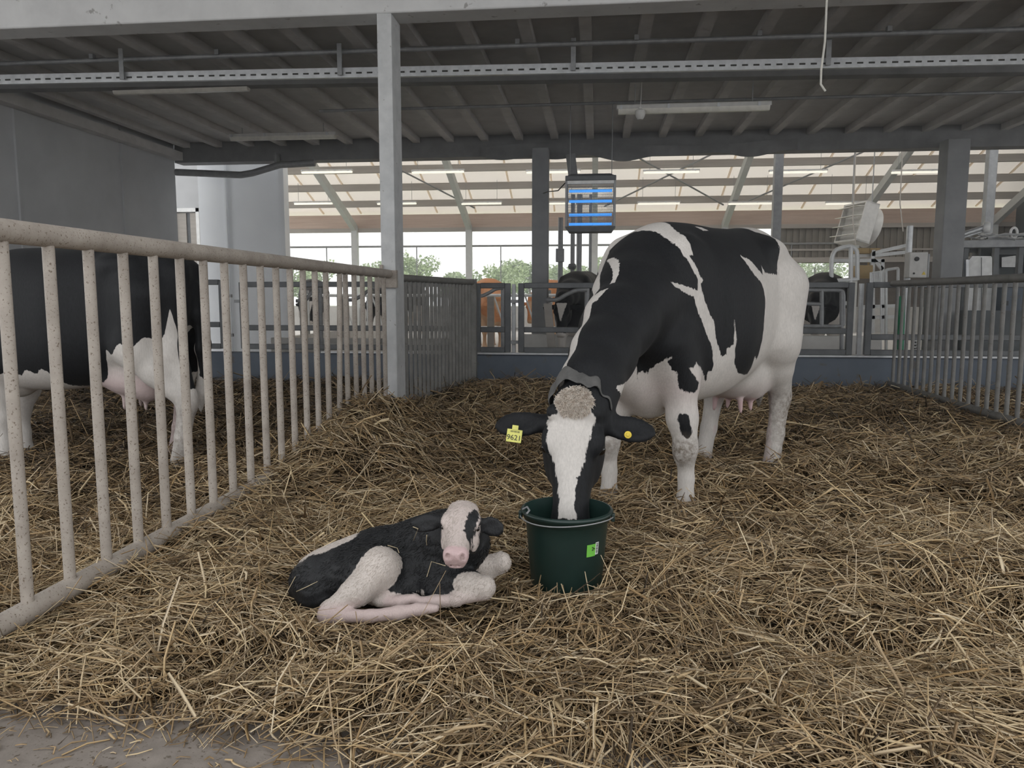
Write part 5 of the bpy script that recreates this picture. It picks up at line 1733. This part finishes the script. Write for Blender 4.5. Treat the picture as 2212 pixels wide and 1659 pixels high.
for (px, Y, z0, z1) in ((655, 13.9, 0, 1.16), (745, 13.9, 0, 1.14), (1060, 14.0, 0, 1.12)):
    p = at(px, 640, Y=Y)
    tag(MB().box((p[0], Y, z1 / 2), (0.12, 0.12, z1)).build('stall_post', M['wood_grey'], bevel=0.01), {655: 'grey wooden stall post beyond the gate by the pale end wall', 745: 'grey wooden stall post seen through the last fence bars', 1060: 'grey wooden stall post behind the gate left of the cow'}[px], 'post', 'wooden stall posts')

# ------------------------------------------------------------------ milking robot and handling gates on the right
def tubes(name, label, cat, segs, mat, r, group=None):
    o = MB()
    for s in segs:
        o.tube(s, r, 10)
    return tag(o.build(name, M[mat]), label, cat, group)


def pts(Y, *pp):
    return [at(a, b, Y=Y) for a, b in pp]


def soft(P_, k=0.25):
    out = [P_[0]]
    for i in range(1, len(P_) - 1):
        a, b, c = P_[i - 1], P_[i], P_[i + 1]
        la, lc = np.linalg.norm(a - b), np.linalg.norm(c - b)
        da, dc = (a - b) / la * min(la * 0.45, k), (c - b) / lc * min(lc * 0.45, k)
        out += [b + da, b + da * 0.35 + dc * 0.12, b + dc * 0.35 + da * 0.12, b + dc]
    out.append(P_[-1])
    return out


HY = 13.2
tubes('hoop_gate', 'tall hooped galvanised gate standing between fan and control box', 'gate',
      [soft(pts(HY, (1796, 720), (1796, 560), (1803, 539), (1838, 530), (1852, 540), (1852, 605)), 0.12), pts(HY, (1838, 531), (1838, 700)), pts(HY, (1796, 607), (1852, 603)), pts(HY, (1796, 700), (1838, 700)), pts(HY, (1796, 655), (1838, 655))], 'galv_backlit', 0.035)
tubes('tubular_gate', 'low round-cornered tube gate hung behind the long back gate, by the cow rump', 'gate',
      [soft(pts(10.6, (1700, 627), (1822, 627), (1822, 705), (1700, 704)), 0.07), pts(10.6, (1775, 628), (1775, 704)), pts(10.6, (1818, 630), (1818, 830)), soft(pts(10.6, (1700, 652), (1735, 656), (1775, 657)), 0.1)], 'galv_dull', 0.026)
tubes('grab_rail', 'row of thin bars in a short tilted frame before the control box', 'railing',
      [pts(13.0, (1879, 590), (1904, 586)), pts(13.0, (1879, 616), (1904, 612)), pts(13.0, (1881, 590), (1881, 795)), pts(13.0, (1903, 586), (1903, 795))] + [pts(13.0, (1880 + 4 * k, 590 - 0.7 * k), (1880 + 4 * k, 616 - 0.7 * k)) for k in range(7)], 'galv_backlit', 0.012)
tubes('rail_loop', 'small square tube loop between grab bars and control box', 'railing', [soft(pts(13.1, (1914, 795), (1914, 583), (1940, 579), (1940, 795)), 0.03)], 'galv_backlit', 0.024)
b1 = MB()
for a in (pts(13.6, (1885, 545), (1885, 720)), pts(13.6, (1885, 547), (1962, 529)), pts(13.6, (1888, 552), (1955, 545)), pts(13.6, (1906, 560), (1906, 720)), pts(13.6, (1886, 560), (1906, 582)), pts(13.6, (1797, 563), (1910, 563)), pts(13.75, (1842, 552.5), (1900, 552.5)), pts(13.6, (1886, 553), (1886, 540)), pts(13.6, (1860, 663), (1960, 660)), pts(13.6, (1860, 686), (1960, 684))):
    b1.bar(a[0], a[1], 0.055, 0.055, up=(0, 1, 0))
tag(b1.build('sorting_frame', M['galv_backlit']), 'square-tube frame reaching from the hooped gate to the control box post', 'frame')
cb = at(1976, 573, Y=12.7)
cbx = empty('control_box', cb, 'light grey control box with a dial and a warning triangle on a round post', 'control box')
pp = at(1966, 488, Y=12.8)
MB().tube([(pp[0], 12.8, 0), (pp[0], 12.8, pp[2])], 0.048, 16).build('post', M['galv'], cbx)
MB().box((cb[0], 12.66, cb[2]), (0.27, 0.20, 0.39)).build('box_body', M['lamp_body'], cbx, bevel=0.012)
MB().box((cb[0] + 0.15, 12.66, cb[2] - 0.01), (0.03, 0.19, 0.36)).build('side_panel', M['galv_dull'], cbx, bevel=0.006)
MB().lathe([(0, 0), (0.035, 0), (0.032, 0.02), (0, 0.022)], (cb[0] - 0.03, 12.56, cb[2] + 0.09), 14, Matrix.Rotation(math.radians(90), 3, 'X')).build('dial', M['black'], cbx)
MB().lathe([(0, 0), (0.015, 0), (0.014, 0.012), (0, 0.013)], (cb[0] - 0.06, 12.56, cb[2] - 0.13), 12, Matrix.Rotation(math.radians(90), 3, 'X')).build('key_lock', M['black'], cbx)
MB().prism([(cb[0] + 0.055, 12.556, cb[2] - 0.15), (cb[0] + 0.115, 12.556, cb[2] - 0.15), (cb[0] + 0.085, 12.556, cb[2] - 0.098)], (0, 0, 0), (0, 0.004, 0)).build('warning_triangle', M['tag_button'], cbx)
for (px, w, lab) in ((1858, 0.20, 'yellowish wooden box lying on the sorting frame, left of the pair'), (1883, 0.17, 'yellowish wooden box lying on the sorting frame, right of the pair')):
    p = at(px, 551, Y=13.75)
    o = MB().box((p[0], 13.75, p[2] + 0.065), (w, 0.3, 0.085)).box((p[0], 13.595, p[2] + 0.065), (w * 0.86, 0.02, 0.05))
    tag(o.build('wooden_box', M['timber_box'], bevel=0.006), lab, 'box', 'wooden boxes on the sorting frame')
p = at(1866, 563, Y=13.6)
o = MB().box((p[0], 13.62, p[2] - 0.19), (0.24, 0.24, 0.22)).box((p[0], 13.49, p[2] - 0.19), (0.2, 0.02, 0.16)).box((p[0] - 0.08, 13.62, p[2] - 0.05), (0.02, 0.05, 0.12)).box((p[0] + 0.08, 13.62, p[2] - 0.05), (0.02, 0.05, 0.12))
tag(o.build('wooden_box', M['timber_box'], bevel=0.006), 'wooden board box hanging under the sorting frame', 'box')
RY = 13.3
rp = at(2130, 640, Y=RY)
rob = empty('milking_robot', (rp[0], RY, 0), 'tall milking robot with pale door panel and steel arm, behind the far barred fence', 'milking machine')


def rbar(Y, a, b, w, h, name, mat):
    P_ = pts(Y, a, b)
    return MB().bar(P_[0], P_[1], w, h, up=(0, 1, 0)).build(name, M[mat], rob, bevel=0.006)


for px in (2066, 2086, 2152, 2205):
    p0 = at(px, 525, Y=RY)
    MB().box((p0[0], RY, p0[2] / 2), (0.07, 0.09, p0[2])).build('frame_post', M['steel_dark'], rob)
rbar(RY - 0.05, (2055, 528), (2320, 524), 0.12, 0.14, 'top_beam', 'galv_dull')
rbar(RY + 0.6, (2055, 540), (2320, 537), 0.1, 0.1, 'rear_beam', 'steel_dark')
P_ = pts(RY - 0.1, (2093, 556), (2143, 556), (2143, 775), (2093, 775))
MB().prism([P_[3], P_[2], P_[1] + [0, 0, -0.0], P_[1] + [-0.02, 0, 0.02], P_[0] + [0.05, 0, 0.02], P_[0] + [0, 0, -0.05]], (0, 0, 0), (0, 0.03, 0)).build('door_panel', M['white'], rob)
for (a, b) in (((2120, 556), (2120, 775)),):
    rbar(RY - 0.13, a, b, 0.012, 0.012, 'door_seam', 'steel_dark')
rbar(RY - 0.2, (2088, 560), (2088, 775), 0.05, 0.06, 'door_post', 'galv')
P_ = pts(RY + 0.35, (2150, 545), (2215, 545), (2215, 600), (2150, 600))
fr = MB()
for i in range(4):
    fr.bar(P_[i], P_[(i + 1) % 4], 0.08, 0.1, up=(0, 1, 0))
fr.build('window_frame', M['steel_dark'], rob)
P_ = pts(RY + 0.35, (2164, 556), (2194, 552), (2194, 577), (2164, 577))
MB().prism(P_, (0, 0, 0), (0, 0.01, 0)).build('window_pane', M['white'], rob)
a_, b_ = at(2166, 600, Y=RY - 0.35), at(2198, 792, Y=RY - 0.35)
cab = MB().box(((a_[0] + b_[0]) / 2, RY - 0.2, (a_[2] + 0.0) / 2), (b_[0] - a_[0], 0.3, a_[2])).build('cabinet', M['wall_blue'], rob, bevel=0.01)
cab['label'] = 'tall blue-grey cabinet'
for py in (655, 748):
    c = at(2170, py, Y=RY - 0.36)
    MB().box((c[0], RY - 0.36, c[2]), (0.11, 0.012, 0.07)).build('latch_plate', M['black'], cab)
arm = MB().tube(pts(RY - 0.3, (2052, 516), (2128, 490)), 0.038, 12).tube(pts(RY - 0.28, (2062, 519), (2124, 499)), 0.02, 10).build('robot_arm', M['galv'], rob)
c = at(2131, 491, Y=RY - 0.3)
MB().lathe([(0, -0.05), (0.07, -0.05), (0.085, -0.03), (0.085, 0.03), (0.07, 0.05), (0, 0.05)], c, 18, Matrix.Rotation(math.radians(90), 3, 'Y') @ Matrix.Rotation(math.radians(20), 3, 'X')).build('arm_wheel', M['white'], arm)
hs = MB()
rh = random.Random(3)
for k in range(11):
    x0 = 2058 + rh.uniform(0, 90)
    x1 = x0 + rh.uniform(40, 120)
    y0, y1 = rh.uniform(503, 519), rh.uniform(503, 519)
    A, B = at(x0, y0, Y=RY - rh.uniform(-0.3, 0.4)), at(x1, y1, Y=RY - rh.uniform(-0.3, 0.4))
    hs.tube([A, A * 0.7 + B * 0.3 + [0, 0, rh.uniform(-0.03, 0.05)], A * 0.3 + B * 0.7 + [0, 0, rh.uniform(-0.05, 0.04)], B], rh.choice((0.008, 0.012, 0.016)), 8)
hs.build('hoses', M['galv'], rob)
c = at(2190, 503, Y=RY - 0.2)
MB().tube([V(c) + Vector((0.05 * math.cos(a), 0, 0.08 * math.sin(a))) for a in [math.radians(20 * i) for i in range(18)]], 0.02, 8, closed=True).build('lifting_ring', M['white'], rob)
c = at(2065, 572, Y=RY - 0.1)
MB().box(c, (0.07, 0.07, 0.07)).build('blue_cap', M['blue_cap'], rob, bevel=0.015)
lt = MB()
for k in range(6):
    c = at(1976 + 4 * (k % 2), 660 + 0 * k, Y=RY)
P_ = pts(RY - 0.15, (1974, 730), (1988, 728), (1984, 755), (1972, 757))
MB().prism(P_, (0, 0, 0), (0, 0.06, 0)).build('valve_block', M['white'], rob)
for k in range(8):
    f, g = (k // 2 + 0.5) / 4, 0.32 + 0.36 * (k % 2)
    c = (np.array(P_[0]) * (1 - g) + np.array(P_[1]) * g) * (1 - f) + (np.array(P_[3]) * (1 - g) + np.array(P_[2]) * g) * f
    MB().lathe([(0, 0), (0.014, 0), (0.012, 0.012), (0, 0.014)], c, 10, Matrix.Rotation(math.radians(90), 3, 'X')).build('valve_knob', M['black'], rob)
a_, b_ = at(2004, 640, Y=RY + 0.5), at(2092, 640, Y=RY + 0.5)
MB().box(((a_[0] + b_[0]) / 2, RY + 0.5, 0.62), (b_[0] - a_[0], 0.3, 1.24)).build('rear_cabinet', M['gable'], rob, bevel=0.01)
MB().box(((a_[0] + b_[0]) / 2 + 1.45, RY + 0.6, 1.0), (2.0, 0.3, 2.0)).build('rear_panel', M['gable'], rob, bevel=0.01)
P_ = pts(12.6, (1946, 640), (1944, 775))
hose = MB().tube([P_[0], P_[0] * 0.6 + P_[1] * 0.4 + [0.01, 0, 0], P_[1]], 0.05, 12)
tag(hose.build('hose', M['green_hose']), 'thick green hose standing upright behind the far barred fence', 'hose')
P_ = pts(13.05, (2062, 430), (2064, 500), (2068, 540), (2060, 556), (2050, 560))
tag(MB().tube(P_, 0.02, 8).build('cable', M['black']), 'black cable looping down beside the right concrete pillar', 'cable')
for (px, y0, y1, lab) in ((1846, 420, 530, 'thin chain-like cord hanging beside the fan, left one'), (1948, 380, 500, 'thin cord hanging between fan and right concrete pillar')):
    P_ = pts(17.5, (px, y0 - 60), (px - 4, (y0 + y1) / 2), (px + 3, y1))
    P_[0][2] = roof_z(17.5) + 0.05
    tag(MB().tube(P_, 0.012, 6).build('hall_cord', M['wood_grey']), lab, 'cord', 'cords hanging in the hall')

# ------------------------------------------------------------------ trees and field outside the windows
struct('ground_outside', MB().box((0, 75, -0.4), (160, 97, 0.3)), M['field'])
rtr = np.random.RandomState(5)


def tree(px, Y, h, w, label):
    p = at(px, 640, Y=Y)
    o = empty('tree', (p[0], Y, -0.25), label, 'tree', 'trees outside the hall windows')
    tk = MB().tube([(p[0], Y, -0.3), (p[0] + 0.1, Y, h * 0.35), (p[0], Y, h * 0.75)], [0.03 * h, 0.022 * h, 0.008 * h], 8)
    for k in range(5):
        a = rtr.uniform(0, 6.28)
        tk.tube([(p[0] + 0.05, Y, h * (0.35 + 0.07 * k)), (p[0] + math.cos(a) * w * 0.3, Y + math.sin(a) * w * 0.3, h * (0.55 + 0.07 * k))], [0.01 * h, 0.004 * h], 6)
    tk.build('trunk', M['bark'], o)
    cr = MB()
    n = 2600
    ctr = [(rtr.normal(0, w * 0.22), rtr.normal(0, w * 0.22), h * rtr.uniform(0.45, 0.9)) for _ in range(14)]
    for i in range(n):
        c = ctr[i % 14]
        d = unit(rtr.normal(size=3)) * (w * 0.2) * rtr.uniform(0.4, 1.0) ** 0.5
        q = np.array((p[0] + c[0], Y + c[1], c[2])) + d * [1, 1, 0.8]
        s = rtr.uniform(0.1, 0.2) * (Y / 50)
        a1, a2 = unit(rtr.normal(size=3)), unit(rtr.normal(size=3))
        cr.add([q, q + a1 * s, q + (a1 + a2) * s * 0.7, q + a2 * s], [(0, 1, 2, 3)])
    tag(cr.build('crown', M['leaf'], o, smooth=0), kind='stuff')


for (px, Y, h, w, lab) in ((655, 52, 3.4, 3.6, 'leafy tree outside, seen between the pale end wall and the first window post'), (818, 55, 3.9, 4.2, 'leafy tree outside, just left of the main pillar'),
                           (892, 46, 3.9, 3.4, 'broad leafy tree outside, just right of the main pillar'), (975, 56, 3.0, 2.4, 'low bushy tree outside, left of the second window post'),
                           (1075, 46, 3.3, 2.6, 'small airy tree outside, right of the second window post'), (1142, 52, 3.6, 2.8, 'leafy tree outside, left of the far concrete pillar'),
                           (1212, 56, 3.4, 3.4, 'leafy tree outside, behind the service pipes'), (1290, 50, 3.6, 3.2, 'leafy tree outside, left of the cow shoulder'), (1760, 60, 4.2, 5.0, 'leafy tree outside, behind the cow rump')):
    tree(px, Y, h, w, lab)

# ------------------------------------------------------------------ haze volume added in the barn to stand in for veiling glare
hz_m = bpy.data.materials.new('glare_haze')
hz_m.use_nodes = True
hn = hz_m.node_tree
hn.nodes.clear()
ho = hn.nodes.new('ShaderNodeOutputMaterial')
hv = hn.nodes.new('ShaderNodeVolumeScatter')
hv.inputs['Color'].default_value = (0.93, 0.96, 1.0, 1)
hv.inputs['Density'].default_value = 0.013
hv.inputs['Anisotropy'].default_value = 0.55
hn.links.new(hv.outputs[0], ho.inputs['Volume'])
air = MB().box((2.6, 15.0, 2.2), (20.2, 21.5, 4.6)).build('glare_haze', hz_m, smooth=0)
tag(air, 'thin haze added in the barn for the veil of glare', 'haze', kind='stuff')

hz2 = hz_m.copy()  # second haze, added to whiten the trees outside
hz2.name = 'washout_haze'
for n_ in hz2.node_tree.nodes:
    if n_.type == 'VOLUME_SCATTER':
        n_.inputs['Density'].default_value = 0.007
        n_.inputs['Anisotropy'].default_value = 0.2
air2 = MB().box((0, 68.0, 9.0), (120, 80, 19)).build('washout_haze', hz2, smooth=0)
tag(air2, 'pale haze added over the field outside to wash out the trees', 'haze', kind='stuff')
